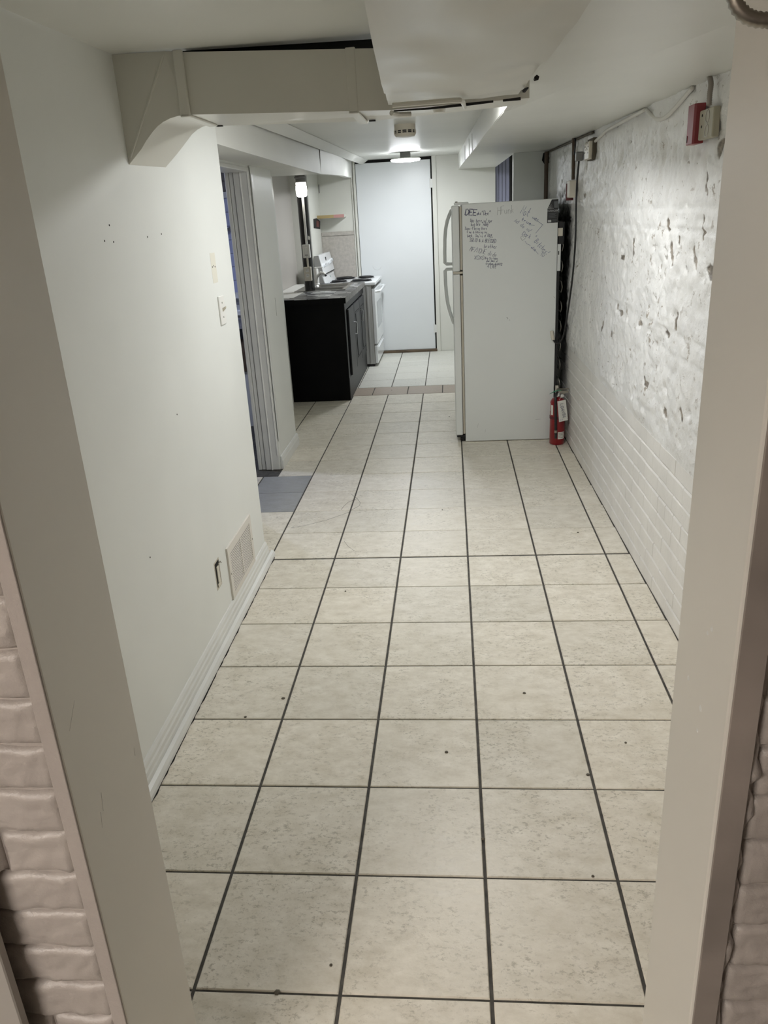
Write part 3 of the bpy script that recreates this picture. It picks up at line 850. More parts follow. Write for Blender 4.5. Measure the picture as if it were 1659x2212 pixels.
# trunk duct overhead, underside dented
tr = thing('trunk_duct', (0.65, -0.8, 1.86), 'wide dented sheet metal trunk duct overhead near the camera', 'duct')
def trunk(u, v):
    # u across (left to right), v from near to far
    yl = -1.46 + v * (1.46 - 0.075); yr = -1.46 + v * (1.46 - 0.185)
    y = yl + (yr - yl) * u
    xl = 0.444 + (-0.085 - y) * 0.0435 ; xr = 0.795 + (-0.19 - y) * 0.0215
    x = xl + (xr - xl) * u
    z = 1.858 + 0.012 * noise.noise(Vector((x * 5, y * 3.2, 0.4))) + 0.009 * (abs(noise.noise(Vector((x * 4.5 + y * 2.5, y * 4 - x * 3, 2.4)))) - 0.2) + 0.003 * noise.noise(Vector((x * 13, y * 9, 2.4)))
    z += 0.022 * max(0, 0.25 - u) * max(0, v - 0.45) * 4 * math.sin(v * 9)
    if v > 0.93: z += 0.004
    return (x, y, z)
m = MB()
m.grid(26, 60, trunk)
bm = m.bm
be = [e for e in bm.edges if e.is_boundary]
res = bmesh.ops.extrude_edge_only(bm, edges=be)
for q in res['geom']:
    if isinstance(q, bmesh.types.BMVert): q.co.z = 2.06
m.build('underside', DUCT, tr, smooth=True)
m = MB(); m.tube([(0.470, -0.300, 1.844), (0.555, -0.315, 1.843), (0.625, -0.328, 1.842), (0.640, -0.320, 1.842), (0.647, -0.295, 1.842), (0.655, -0.150, 1.844)], [0.006, 0.006, 0.006, 0.0065, 0.0065, 0.005], 8)
m.build('hanger_rod', DUCT, tr, smooth=True)
m = MB(); m.tube([(0.452, -0.085, 1.850), (0.47, -0.060, 1.847), (0.505, -0.050, 1.847)], 0.007, 8); m.build('caulk_lump', DUCT, tr, smooth=True)
m = MB(); m.tube([(0.46, -0.088, 1.854), (0.56, -0.115, 1.851), (0.66, -0.145, 1.851), (0.73, -0.17, 1.851)], [0.002, 0.003, 0.004, 0.003], 5); m.build('open_seam', DARK, tr)
m = MB(); m.tube([(0.755, -0.185, 1.850), (0.80, -0.196, 1.850)], [0.003, 0.004], 5); m.build('open_seam', DARK, tr)
m = MB(); m.tube([(0.797, -0.33, 1.852), (0.803, -0.37, 1.853)], [0.005, 0.002], 5); m.build('open_seam', DARK, tr)
m = MB(); m.tube([(0.806, -0.50, 1.852), (0.808, -0.525, 1.853)], [0.003, 0.006], 5); m.build('open_seam', DARK, tr)

# ---------------------------------------------------------------- ceiling lamps
def disc_lamp(base, r, h, label, glow, box_h=0.05, dome=0.044):
    x, y, z = base      # z: top of the mount at the ceiling
    t = thing('ceiling_lamp', (x, y, z - h), label, 'ceiling lamp', 'round ceiling lamps')
    MB().box(x - 0.05, x + 0.05, y - 0.05, y + 0.05, z - box_h, z, 0.006, 2).build('mount_box', GREYP, t)
    MB().lathe([(r * 0.5, -box_h), (r * 0.97, -box_h - 0.004), (r, -box_h - 0.014)], (x, y, z)).build('rim', PLASTIC, t, smooth=True)
    MB().lathe([(r, -box_h - 0.014), (r * 1.0, -box_h - 0.014 - dome * 0.3), (r * 0.93, -box_h - 0.014 - dome * 0.7), (r * 0.6, -box_h - 0.014 - dome * 0.95), (r * 0.1, -box_h - 0.014 - dome)], (x, y, z), seg=32).build('diffuser', glow, t, smooth='all')
    return t
disc_lamp((0.19, 5.90, cz(5.9) - 0.002), 0.145, 0.11, 'glowing white disc lamp on the ceiling in front of the far door', GLOW, 0.05, 0.02)
disc_lamp((0.60, 0.80, cz(0.8) - 0.002), 0.095, 0.075, 'white disc lamp on the ceiling hidden behind the crossing duct', GLOWH, 0.015, 0.012)
m = thing('bath_lamp', (-1.35, 2.6, 2.04), 'small round ceiling lamp inside the bathroom', 'ceiling lamp')
MB().lathe([(0.10, 0.06), (0.11, 0.03), (0.09, 0.005), (0.02, 0.0)], (-1.35, 2.6, 2.04)).build('shade', PLASTIC, m, smooth=True)
MB().lathe([(0.05, 0.02), (0.04, 0.0), (0.01, -0.002)], (-1.35, 2.6, 2.04)).build('lens', GLOWB, m, smooth=True)

sd = thing('smoke_detector', (0.345, 2.85, 2.03), 'round off white smoke detector on the ceiling', 'smoke detector')
zt = cz(2.85)
MB().lathe([(0.066, 0.0), (0.066, -0.034)], (0.345, 2.85, zt)).build('base', CREAMP, sd, smooth=True)
MB().lathe([(0.064, -0.034), (0.064, -0.050)], (0.345, 2.85, zt), cap=False).build('vent_band', BLACKP, sd, smooth=True)
for k in range(12):
    a = 2 * math.pi * (k + 0.5) / 12
    x, y = 0.345 + 0.0655 * math.cos(a), 2.85 + 0.0655 * math.sin(a)
    MB().cyl((x, y, zt - 0.052), (x, y, zt - 0.033), 0.005, 6).build('vent_rib', CREAMP, sd)
MB().lathe([(0.067, -0.0415), (0.067, -0.0435)], (0.345, 2.85, zt)).build('vent_ring', CREAMP, sd, smooth=True)
MB().lathe([(0.066, -0.050), (0.066, -0.058), (0.058, -0.068), (0.02, -0.073), (0.003, -0.073)], (0.345, 2.85, zt)).build('cover', CREAMP, sd, smooth=True)

# ---------------------------------------------------------------- fixtures on the left wall
XW = -0.345
vg = thing('wall_vent_grille', (XW, 0.56, 0.098), 'cream slatted return air grille low on the left wall', 'vent')
m = MB()
y0, y1, z0, z1 = 0.365, 0.76, 0.098, 0.332
fw = 0.032
for (a, b, c, d) in ((y0, y1, z0, z0 + fw * 0.75), (y0, y1, z1 - fw, z1), (y0, y0 + fw, z0 + fw * 0.75, z1 - fw), (y1 - fw, y1, z0 + fw * 0.75, z1 - fw)):
    m.box(XW, XW + 0.008, a, b, c, d)
m.build('frame', PLASTIC if False else plain('grille_enamel', (0.70, 0.665, 0.61), 0.4), vg)
GR = bpy.data.materials['grille_enamel']
box('shadow_back', plain('grille_dark', (0.06, 0.045, 0.035), 0.8), vg, XW + 0.0005, XW + 0.002, y0 + fw, y1 - fw, z0 + fw * 0.7, z1 - fw)
ym = (y0 + y1) / 2 + 0.004
box('mullion', GR, vg, XW + 0.002, XW + 0.0075, ym - 0.006, ym + 0.006, z0 + 0.02, z1 - fw)
ns = 17
_s = {}
for side, (a, b) in enumerate(((y0 + fw, ym - 0.006), (ym + 0.006, y1 - fw))):
    for k in range(ns):
        z = z0 + fw * 0.75 + (k + 0.5) * (z1 - fw - z0 - fw * 0.75) / ns
        m = MB()
        m.prism([(XW + 0.0035, z - 0.0012), (XW + 0.0035, z + 0.0030), (XW + 0.0060, z + 0.0022), (XW + 0.0060, z - 0.0020)], 'y', a, b)
        m.build('slat', GR, vg)
for (y, z) in ((y0 + 0.012, z0 + 0.115), (y1 - 0.012, z0 + 0.115)):
    MB().cyl((XW + 0.008, y, z), (XW + 0.0098, y, z), 0.004, 8).build('screw', GALV, vg)

ob = thing('open_outlet_box', (XW, 0.23, 0.23), 'open electrical box without cover low on the left wall', 'outlet box')
box('recess', DARK, ob, XW, XW + 0.0012, 0.205, 0.258, 0.235, 0.335)
box('yoke', CREAMP, ob, XW + 0.001, XW + 0.005, 0.218, 0.244, 0.25, 0.318, 0.001)
box('tab', CREAMP, ob, XW + 0.001, XW + 0.0035, 0.212, 0.250, 0.23, 0.247, 0.001)
m = MB(); m.tube([(XW + 0.004, 0.236, 0.322), (XW + 0.012, 0.246, 0.332), (XW + 0.010, 0.262, 0.318), (XW + 0.003, 0.275, 0.315)], 0.002, 6); m.build('loose_wire', GALV, ob)
box('stain', GASK, ob, XW, XW + 0.0009, 0.198, 0.264, 0.224, 0.342)

ls = thing('light_switch', (XW, 0.745, 1.195), 'white toggle light switch near the end of the left wall', 'light switch')
box('plate', PLASTIC, ls, XW, XW + 0.007, 0.705, 0.778, 1.192, 1.308, 0.003, 2)
m = MB(); m.prism([(XW + 0.006, 1.243), (XW + 0.006, 1.258), (XW + 0.022, 1.266), (XW + 0.021, 1.257)], 'y', 0.736, 0.747); m.build('toggle', CREAMP, ls)
for z in (1.222, 1.280): MB().cyl((XW + 0.006, 0.7415, z), (XW + 0.0082, 0.7415, z), 0.0035, 8).build('screw', GALV, ls)
pm = thing('plate_mark', (XW, 0.71, 1.37), 'bare patch with screw holes left by a removed thermostat above switch', 'wall mark')
box('bare_patch', CREAMP if False else plain('old_cream_paint', (0.72, 0.70, 0.61), 0.5), pm, XW - 0.001, XW + 0.0006, 0.678, 0.745, 1.362, 1.478)
for (y, z, r) in ((0.693, 1.425, 0.0035), (0.727, 1.424, 0.0035), (0.706, 1.429, 0.003)):
    MB().cyl((XW, y, z), (XW + 0.0012, y, z), r, 8).build('screw_hole', DARK, pm)

# ---------------------------------------------------------------- fridge
fr = thing('refrigerator', (1.0, 3.36, 0.0), 'white top freezer refrigerator with handwriting on its side', 'refrigerator')
FY0, FY1 = 2.99, 3.72
box('cabinet', APPL, fr, 0.690, 1.315, FY0, FY1, 0.004, 1.617, 0.005, 2)
# condenser at the back
box('rear_panel', BLACKP, fr, 1.315, 1.335, FY0 + 0.015, FY1 - 0.015, 0.05, 1.46, 0.003)
m = MB(); pts = []
for k in range(17):
    z = 0.30 + k * 0.066
    a, b = (FY0 + 0.03, FY1 - 0.05) if k % 2 == 0 else (FY1 - 0.05, FY0 + 0.03)
    pts += [(1.350, a, z), (1.350, b, z)]
    e = b
    s = -1 if e < 3.3 else 1
    pts += [(1.352, e + s * 0.014, z + 0.016), (1.354, e + s * 0.019, z + 0.033), (1.352, e + s * 0.014, z + 0.050)]
m.tube(pts, 0.0035, 6)
m.build('condenser_coil', GALV, fr, smooth=True)
box('top_cover', BLACKP, fr, 1.318, 1.362, FY0 + 0.01, FY1 - 0.1, 1.33, 1.475, 0.006)
box('rear_label', CREAMP, fr, 1.318, 1.348, FY0 + 0.004, FY0 + 0.012, 1.385, 1.435, 0.001)
box('rear_card', APPL, fr, 1.317, 1.338, FY0 + 0.002, FY0 + 0.008, 1.165, 1.335, 0.001)
box('card_slot', BLACKP, fr, 1.321, 1.327, FY0 + 0.001, FY0 + 0.0025, 1.268, 1.292)
box('lower_label', CREAMP, fr, 1.325, 1.347, FY0 + 0.004, FY0 + 0.012, 0.34, 0.39, 0.001)
box('toe_grille', BLACKP, fr, 0.655, 0.692, FY0 + 0.02, FY1 - 0.02, 0.02, 0.05)
for y in (FY0 + 0.04, FY1 - 0.05):
    MB().cyl((0.675, y, 0.0), (0.675, y, 0.03), 0.014, 10).build('foot', BLACKP, fr)
def fdoor(name, z0, z1):
    o = box(name, APPL, fr, 0.622, 0.672, FY0 + 0.002, FY1 - 0.002, z0, z1, 0.009, 3)
    box('gasket', GASK, o, 0.673, 0.689, FY0 + 0.010, FY1 - 0.010, z0 + 0.008, z1 - 0.008, 0.003)
    box('gasket_line', GASKD, o, 0.6715, 0.6735, FY0 + 0.006, FY1 - 0.006, z0 + 0.004, z1 - 0.004)
    return o
fz = fdoor('freezer_door', 1.193, 1.610)
fd = fdoor('main_door', 0.050, 1.176)
box('middle_hinge', GASK, fr, 0.624, 0.690, FY0 + 0.004, FY0 + 0.06, 1.177, 1.192, 0.003)
hc = box('top_hinge', APPL, fr, 0.640, 0.735, FY0 + 0.01, FY0 + 0.07, 1.612, 1.628, 0.004)
MB().cyl((0.655, FY0 + 0.03, 1.62), (0.655, FY0 + 0.03, 1.634), 0.008, 8).build('hinge_pin', GALV, hc)
box('lower_hinge', BLACKP, fr, 0.628, 0.690, FY0 + 0.004, FY0 + 0.06, 0.036, 0.048, 0.002)
# handles: bowed bars on the far side of the doors
HY = 3.655
def handle(parent, pts):
    m = MB()
    m.tube([(x, HY, z) for x, z in pts], [0.010 if i in (0, len(pts) - 1) else 0.0125 for i in range(len(pts))], 8)
    m.build('handle', APPL, parent, smooth=True)
handle(fz, [(0.624, 1.585), (0.611, 1.555), (0.592, 1.51), (0.578, 1.45), (0.571, 1.38), (0.568, 1.30), (0.567, 1.215), (0.580, 1.205), (0.625, 1.203)])
handle(fd, [(0.625, 1.166), (0.580, 1.166), (0.567, 1.155), (0.568, 1.06), (0.573, 0.98), (0.582, 0.91), (0.597, 0.85), (0.613, 0.80), (0.624, 0.76)])
MB().lathe([(0.012, 0), (0.010, 0.0006), (0.001, 0.0007)], (0, 0, 0)).bm.free()
# smudges and scrapes on the side
for (pts, r) in (([(0.983, 0.876), (0.992, 0.871), (0.988, 0.865)], 0.004), ([(1.000, 0.860), (1.008, 0.856)], 0.002), ([(0.775, 0.105), (0.784, 0.135)], 0.0012), ([(1.19, 0.15), (1.225, 0.153)], 0.0015), ([(1.297, 1.00), (1.306, 0.992)], 0.0018), ([(0.83, 0.065), (0.835, 0.09)], 0.001)):
    m = MB(); m.tube([(x, FY0 + r * 0.75, z) for x, z in pts], r, 6); m.build('scuff', INKG, fr)

# ---- handwriting, single stroke letters (x 0-4, y 0-8, base line 2)
G = {
 'A': '02 28 42,14 34', 'B': '02 08 28 37 36 25 05,25 34 33 22 02', 'D': '02 08 28 46 44 22 02', 'E': '42 02 08 48,05 35', 'F': '02 08 48,05 35',
 'I': '22 28', 'L': '08 02 42', 'M': '02 18 24 38 42', 'N': '02 08 42 48', 'O': '12 04 06 18 38 46 44 32 12', 'S': '46 38 18 06 15 34 43 32 12 03',
 'T': '22 28,08 48', 'U': '08 03 12 32 43 48', 'R': '02 08 28 37 36 25 05,25 42', 'X': '02 48,08 42', 'Y': '08 25 48,25 22', 'V': '08 22 48', 'W': '08 12 26 32 48', 'H': '02 08,05 45,42 48', 'G': '47 38 18 06 04 12 32 44 45 25', 'K': '02 08,04 48,15 42',
 'a': '36 15 04 03 12 22 33,36 32 42', 'b': '08 02 22 33 34 25 05', 'c': '35 15 04 03 12 32', 'd': '38 32 12 03 04 15 35', 'e': '04 34 25 15 04 03 12 32', 'f': '12 17 28 38,05 25',
 'g': '35 15 04 03 12 32,35 31 20 00', 'h': '08 02,04 15 25 34 32', 'i': '12 15,17 17', 'k': '08 02,03 25,13 32', 'l': '18 13 22', 'm': '02 05,04 15 24 22,24 35 44 42', 'n': '02 05,04 15 25 34 32',
 'o': '12 03 04 15 25 34 33 22 12', 'p': '00 05 25 34 33 22 02', 'r': '02 05,04 15 25', 's': '35 15 04 33 22 02', 't': '18 13 22 32,05 35', 'u': '05 03 12 22 33,35 32', 'v': '05 22 45', 'w': '05 12 24 32 45', 'x': '02 35,05 32', 'y': '05 13 23,35 20 00', 'z': '05 35 02 32',
 '4': '32 38 04 44', '&': '42 06 17 26 04 03 12 22 44', '/': '01 48', '.': '12 13', ',': '13 01', "'": '18 16', '"': '08 06,28 26', '!': '15 28,12 13', '-': '04 34', '<3': '22 05 06 17 26 37 46 45 22',
}
def writing(text, x0, z0, x1, z1, h, mat=INK, r=0.0010, seed=0, parent=None, y=FY0, wob=0.25):
    R = rnd(seed + 77)
    m = MB()
    toks = ['<3'] if text == '<3' else list(text)
    n = len(toks)
    dx, dz = x1 - x0, z1 - z0
    L = math.hypot(dx, dz); ux, uz = dx / L, dz / L
    adv = L / n
    for i, ch in enumerate(toks):
        if ch == ' ' or ch not in G: continue
        oy = R.uniform(-0.06, 0.06) * h
        for st in G[ch].split(','):
            pts = []
            for p in st.split():
                a = (int(p[0]) / 4.0 * 0.82) * adv + i * adv + R.uniform(-wob, wob) * h * 0.12
                b = (int(p[1]) - 2) / 6.0 * h + oy + R.uniform(-wob, wob) * h * 0.12 + 0.0
                a += (int(p[1]) - 2) / 6.0 * h * 0.12
                pts.append((x0 + ux * a - uz * b, y - 0.0002, z0 + uz * a + ux * b))
            if len(pts) > 1: m.tube(pts, r, 4)
    return m.build('handwriting', mat, parent or fr)
def PX(u, v):      # position on the side panel: u to the right, v down, in the note's own units
    return (0.639 + u * 0.000448 - v * 0.0000092, 1.678 - u * 0.0000253 - v * 0.000438)
LINES = [
 ('DEE', 165, 290, 335, 295, 85, INK, 0.0022), ('DEE', 172, 284, 342, 289, 78, INK, 0.0008), ('aka', 338, 285, 400, 285, 45, INK, 0.0011), ('"Dee"', 405, 288, 545, 288, 62, INK, 0.0012),
 ('Was here w/ our', 240, 388, 572, 385, 50, INK, 0.0010), ('big bro "Addy"', 253, 440, 530, 440, 55, INK, 0.0011),
 ('Thanx 4 being there', 160, 497, 492, 492, 42, INK, 0.0009), ('4 me & having my', 190, 545, 492, 545, 42, INK, 0.0009), ("back. You're a TRUE,", 200, 600, 588, 600, 46, INK, 0.0010),
 ('SOLID & A BLESSED', 235, 662, 622, 682, 52, INK, 0.0011), ('brother', 450, 755, 645, 760, 55, INK, 0.0011),
 ('MF/NONE dide', 235, 795, 640, 885, 66, INK, 0.0010), ('XOXO', 303, 920, 452, 926, 55, INK, 0.0009), ('Big Sis have', 465, 918, 656, 920, 34, INK, 0.0010),
 ('your back w/', 483, 955, 656, 955, 30, INK, 0.0010), ('wisdom ALWAYS', 475, 995, 720, 1008, 36, INK, 0.0011), ('4 LIFE', 498, 1045, 636, 1052, 50, INK, 0.0013),
 ('HFunk', 640, 285, 890, 250, 110, INKG, 0.0009),
 ('Not', 965, 265, 1095, 312, 120, INKB, 0.0011), ('was', 1138, 330, 1235, 380, 50, INKB, 0.0012), ('true', 985, 355, 1130, 435, 45, INKB, 0.0013),
 ('Ad do w/', 880, 375, 1120, 535, 52, INKB, 0.0009), ('Dark', 1000, 565, 1130, 622, 60, INKB, 0.0009), ('c', 1203, 588, 1228, 592, 35, INKB, 0.0010),
 ('Bitches!', 1180, 665, 1385, 862, 75, INKB, 0.0010), ('else', 1138, 752, 1205, 800, 42, INKB, 0.0013), ('TD', 1270, 862, 1335, 885, 60, INKB, 0.0008), ('<3', 975, 650, 1060, 655, 80, INKG, 0.0010),
]
for i, (tx, u0, v0, u1, v1, h, mt_, r) in enumerate(LINES):
    a = PX(u0, v0); b = PX(u1, v1)
    writing(tx, a[0], a[1], b[0], b[1], h * 0.000438, mt_, r, i)
m = MB()
m.tube([(PX(u, v)[0], FY0 - 0.0002, PX(u, v)[1]) for u, v in ((1225, 372), (1305, 425))], 0.001, 4)
m.tube([(PX(u, v)[0], FY0 - 0.0002, PX(u, v)[1]) for u, v in ((1290, 432), (1240, 490), (1200, 540))], 0.001, 4)
m.tube([(PX(u, v)[0], FY0 - 0.0002, PX(u, v)[1]) for u, v in ((1120, 425), (1180, 432))], 0.0008, 4)
m.tube([(PX(u, v)[0], FY0 - 0.0002, PX(u, v)[1]) for u, v in ((1205, 790), (1250, 840))], 0.0008, 4)
m.tube([(PX(u, v)[0], FY0 - 0.0002, PX(u, v)[1]) for u, v in ((1050, 655), (1075, 690), (1130, 715))], 0.0008, 4)
m.build('handwriting', INKB, fr)
# warning sticker
yk = FY0 - 0.0006
sk = MB().prism([(1.2445, 1.470), (1.313, 1.470), (1.3145, 1.612), (1.272, 1.612), (1.2450, 1.555)], 'y', yk, FY0).build('danger_sticker', STICK, fr)
def text_obj(body, x, z, size, mat, parent, y, align='CENTER', ex=0.0):
    c = bpy.data.curves.new('text', 'FONT'); c.body = body; c.size = size; c.align_x = align; c.extrude = 0.0002
    o = bpy.data.objects.new('text', c); COL.objects.link(o)
    dg = bpy.context.evaluated_depsgraph_get()
    me = bpy.data.meshes.new_from_object(o.evaluated_get(dg))
    bpy.data.objects.remove(o)
    me.transform(Matrix.Rotation(math.pi / 2, 4, 'X'))
    me.transform(Matrix.Translation((x, y, z)))
    me.transform(Matrix.Translation(-Vector(parent['_base'])))
    me.materials.clear(); me.materials.append(mat)
    o = bpy.data.objects.new('lettering', me); COL.objects.link(o); o.parent = parent
    return o
text_obj('DANGER', 1.280, 1.538, 0.0165, STICKW, sk, yk - 0.0003)
m = MB(); cx, cz0 = 1.268, 1.556
m.tube([(cx - 0.016, yk - 0.0004, cz0), (cx, yk - 0.0004, cz0 + 0.029), (cx + 0.016, yk - 0.0004, cz0), (cx - 0.016, yk - 0.0004, cz0)], 0.0013, 4)
m.tube([(cx - 0.006, yk - 0.0004, cz0 + 0.006), (cx, yk - 0.0004, cz0 + 0.017), (cx + 0.006, yk - 0.0004, cz0 + 0.006), (cx - 0.006, yk - 0.0004, cz0 + 0.006)], 0.0013, 4)
m.build('hazard_triangle', STICKW, sk)
m = MB()
for k in range(7):
    z = 1.528 - k * 0.0048
    m.box(1.252, 1.306 - (k % 3) * 0.006, yk - 0.0004, yk, z, z + 0.0016)
m.box(1.287, 1.311, yk - 0.0004, yk, 1.560, 1.600)
for k in range(3): m.box(1.277, 1.306, yk - 0.0004, yk, 1.478 + k * 0.005, 1.4795 + k * 0.005)
m.build('fine_print', STICKG, sk)
box('code_label', STICKW, sk, 1.249, 1.271, yk - 0.0004, yk, 1.474, 1.488)

# ---------------------------------------------------------------- fire extinguisher
ex = thing('fire_extinguisher', (1.333, 2.885, 0.0), 'red fire extinguisher with white tag standing by the fridge', 'fire extinguisher')
ec = (1.330, 2.885)
MB().lathe([(0.048, 0.002), (0.0525, 0.008), (0.0525, 0.290), (0.050, 0.306), (0.040, 0.322), (0.024, 0.332), (0.020, 0.336)], (ec[0], ec[1], 0), seg=28).build('cylinder', RED, ex, smooth=True)
MB().lathe([(0.0545, 0.185), (0.0545, 0.205)], (ec[0], ec[1], 0), seg=28, cap=False).build('hose_strap', plain('dark_red_strap', (0.10, 0.006, 0.01), 0.5), ex, smooth=True)
MB().lathe([(0.016, 0.334), (0.018, 0.345), (0.015, 0.362), (0.012, 0.368)], (ec[0], ec[1], 0), seg=14).build('valve', CHROME, ex, smooth=True)
m = MB(); m.box(ec[0] - 0.010, ec[0] + 0.075, ec[1] - 0.008, ec[1] + 0.008, 0.385, 0.393, 0.002); m.build('lever', GALV, ex)
m = MB(); m.prism([(ec[0] - 0.012, 0.350), (ec[0] + 0.02, 0.350), (ec[0] + 0.07, 0.366), (ec[0] + 0.07, 0.373), (ec[0] - 0.012, 0.386)], 'y', ec[1] - 0.009, ec[1] + 0.009); m.build('carry_handle', GALV, ex)
MB().lathe([(0.001, -0.012), (0.013, -0.011), (0.014, 0.0)], (ec[0] + 0.026, ec[1] - 0.018, 0.345), axis='y', seg=16).build('gauge', CHROME, ex, smooth=True)
m = MB(); m.tube([(ec[0] - 0.006, ec[1] - 0.012, 0.368), (ec[0] - 0.016, ec[1] - 0.03, 0.366), (ec[0] - 0.022, ec[1] - 0.048, 0.35), (ec[0] - 0.024, ec[1] - 0.058, 0.32), (ec[0] - 0.022, ec[1] - 0.060, 0.25), (ec[0] - 0.019, ec[1] - 0.060, 0.17), (ec[0] - 0.017, ec[1] - 0.061, 0.105), (ec[0] - 0.016, ec[1] - 0.061, 0.055)], [0.009] * 8, 10)
h = m.build('hose', BLACKP, ex, smooth=True)
MB().cyl((ec[0] - 0.0172, ec[1] - 0.061, 0.095), (ec[0] - 0.0168, ec[1] - 0.061, 0.112), 0.0105, 12).build('hose_band', GALV, h, smooth=True)
def wrap(name, mat, parent, a0, a1, z0, z1, r=0.0531, skew=0.0):
    m = MB(); n = 8
    A = [(ec[0] + r * math.sin(a0 + (a1 - a0) * i / n), ec[1] - r * math.cos(a0 + (a1 - a0) * i / n), z0) for i in range(n + 1)]
    B = [(p[0], p[1], z1) for p in A]
    m.strip(A, B)
    return m.build(name, mat, parent, smooth='all')
wrap('front_label', PAPER, ex, -1.15, -0.75, 0.215, 0.285)
wrap('side_label', PAPER, ex, -1.6, -1.3, 0.24, 0.295)
lb = wrap('lower_label', PAPER, ex, -0.02, 0.95, 0.045, 0.095)
for k in range(4):
    wrap('label_print', GASKD, lb, 0.05, 0.88, 0.055 + k * 0.010, 0.0575 + k * 0.010, 0.0533)
tg = MB()
tg.hexa([(1.319, 2.818, 0.318), (1.319, 2.8195, 0.318), (1.333, 2.816, 0.172), (1.333, 2.8175, 0.172), (1.375, 2.824, 0.327), (1.375, 2.8255, 0.327), (1.394, 2.820, 0.184), (1.394, 2.8215, 0.184)])
tg = tg.build('inspection_tag', PAPER, ex)
writing('LOANTA', 1.338, 0.300, 1.3575, 0.200, 0.020, INK, 0.0011, 5, tg, 2.8165)
writing('3', 1.37, 0.262, 1.372, 0.250, 0.014, INK, 0.001, 6, tg, 2.818)
m = MB()
for k in range(8):
    z = 0.305 - k * 0.014
    m.box(1.326 + k * 0.0012, 1.372 + k * 0.0016, 2.8155 + 0.0, 2.8160, z, z + 0.0012)
for (x, z) in ((1.341, 0.183), (1.352, 0.185), (1.386, 0.193)): m.box(x, x + 0.006, 2.8150, 2.8157, z, z + 0.008)
m.build('tag_print', STICKW, tg)
m = MB(); m.tube([(1.332, 2.822, 0.326), (1.345, 2.85, 0.345), (1.372, 2.862, 0.338), (1.392, 2.85, 0.318)], 0.0012, 5); m.build('tag_string', PAPER, ex)
m = MB(); m.tube([(1.268, 2.86, 0.362), (1.300, 2.85, 0.380), (1.33, 2.855, 0.388), (1.352, 2.868, 0.382)], [0.001, 0.0035, 0.003, 0.002], 6); m.build('green_tie', GREENW, ex, smooth=True)

# ---------------------------------------------------------------- things on the brick wall
def bw(y): return wx(y) - 0.012
ra = thing('fire_alarm_box', (bw(0.3), 0.36, 1.74), 'red fire alarm box mounted high on the white brick wall', 'alarm box')
m = MB()
xw = bw(0.3)
m.prism([(xw - 0.004, 0.330), (xw - 0.030, 0.336), (xw - 0.036, 0.342), (xw - 0.036, 0.408), (xw - 0.030, 0.416), (xw - 0.004, 0.420)], 'z', 1.744, 1.862, 0.002)
m.build('case', REDB, ra)
box('slot', BLACKP, ra, xw - 0.0375, xw - 0.0355, 0.398, 0.401, 1.752, 1.772)
jb = thing('junction_box', (bw(0.2), 0.25, 1.745), 'beige painted metal junction box beside the red alarm box', 'junction box')
m = MB(); m.box(bw(0.2) - 0.022, bw(0.2), 0.190, 0.332, 1.752, 1.838, 0.004, 2); m.build('body', plain('dirty_beige_metal', (0.36, 0.34, 0.26), 0.5), jb)
for (y, z) in ((0.275, 1.775), (0.225, 1.815)):
    m = MB(); xx = bw(0.2) - 0.0225
    m.tube([(xx, 0.245 + 0.018 * math.cos(a) , z + 0.018 * math.sin(a)) for a in [2 * math.pi * i / 16 for i in range(17)]], 0.0014, 5); m.build('knockout', GALV, jb)
for (y, z) in ((0.300, 1.822), (0.300, 1.790)):
    MB().cyl((bw(0.2) - 0.0235, y, z), (bw(0.2) - 0.021, y, z), 0.004, 8).build('screw_hole', DARK, jb)
def flex(name, pts, r, mat, parent=None, seg=10, pitch=0.006):
    """armoured cable: ribbed tube along a smoothed path"""
    P = [Vector(p) for p in pts]
    out = []
    n = len(P)
    for i in range(n - 1):
        p0, p1, p2, p3 = P[max(i - 1, 0)], P[i], P[i + 1], P[min(i + 2, n - 1)]
        L = (p2 - p1).length
        k = max(2, int(L / (pitch / 2)))
        for j in range(k):
            t = j / k
            out.append(0.5 * ((2 * p1) + (-p0 + p2) * t + (2 * p0 - 5 * p1 + 4 * p2 - p3) * t * t + (-p0 + 3 * p1 - 3 * p2 + p3) * t ** 3))
    out.append(P[-1])
    m = MB(); m.tube(out, [r * (1.0 if i % 2 else 0.84) for i in range(len(out))], seg)
    return m.build(name, mat, parent, smooth='all')
def smooth_tube(name, pts, r, mat, parent=None, seg=8):
    P = [Vector(p) for p in pts]; out = []
    n = len(P)
    for i in range(n - 1):
        p0, p1, p2, p3 = P[max(i - 1, 0)], P[i], P[i + 1], P[min(i + 2, n - 1)]
        for j in range(6):
            t = j / 6
            out.append(0.5 * ((2 * p1) + (-p0 + p2) * t + (2 * p0 - 5 * p1 + 4 * p2 - p3) * t * t + (-p0 + 3 * p1 - 3 * p2 + p3) * t ** 3))
    out.append(P[-1])
    m = MB(); m.tube(out, r, seg)
    return m.build(name, mat, parent, smooth='all')
cp = plain('painted_armour', (0.30, 0.27, 0.24), 0.45)
tag(flex('armoured_cable', [(bw(0.26) - 0.02, 0.245, 1.845), (bw(0.26) - 0.02, 0.248, 1.875), (bw(0.26) - 0.015, 0.262, 1.905), (bw(0.26) - 0.012, 0.295, 1.932)], 0.0085, cp), 'painted armoured cable rising from the junction box to the soffit', 'cable')
ap = plain('painted_cable', (0.66, 0.65, 0.61), 0.45)
tag(smooth_tube('painted_cable', [(bw(0.62), 0.50, 1.925), (bw(0.7), 0.62, 1.90), (bw(0.8), 0.78, 1.872), (bw(0.9), 0.90, 1.868), (bw(1), 1.02, 1.892), (bw(1.1), 1.12, 1.925)], 0.0075, ap), 'white painted cable looping on the bricks under the soffit', 'cable')
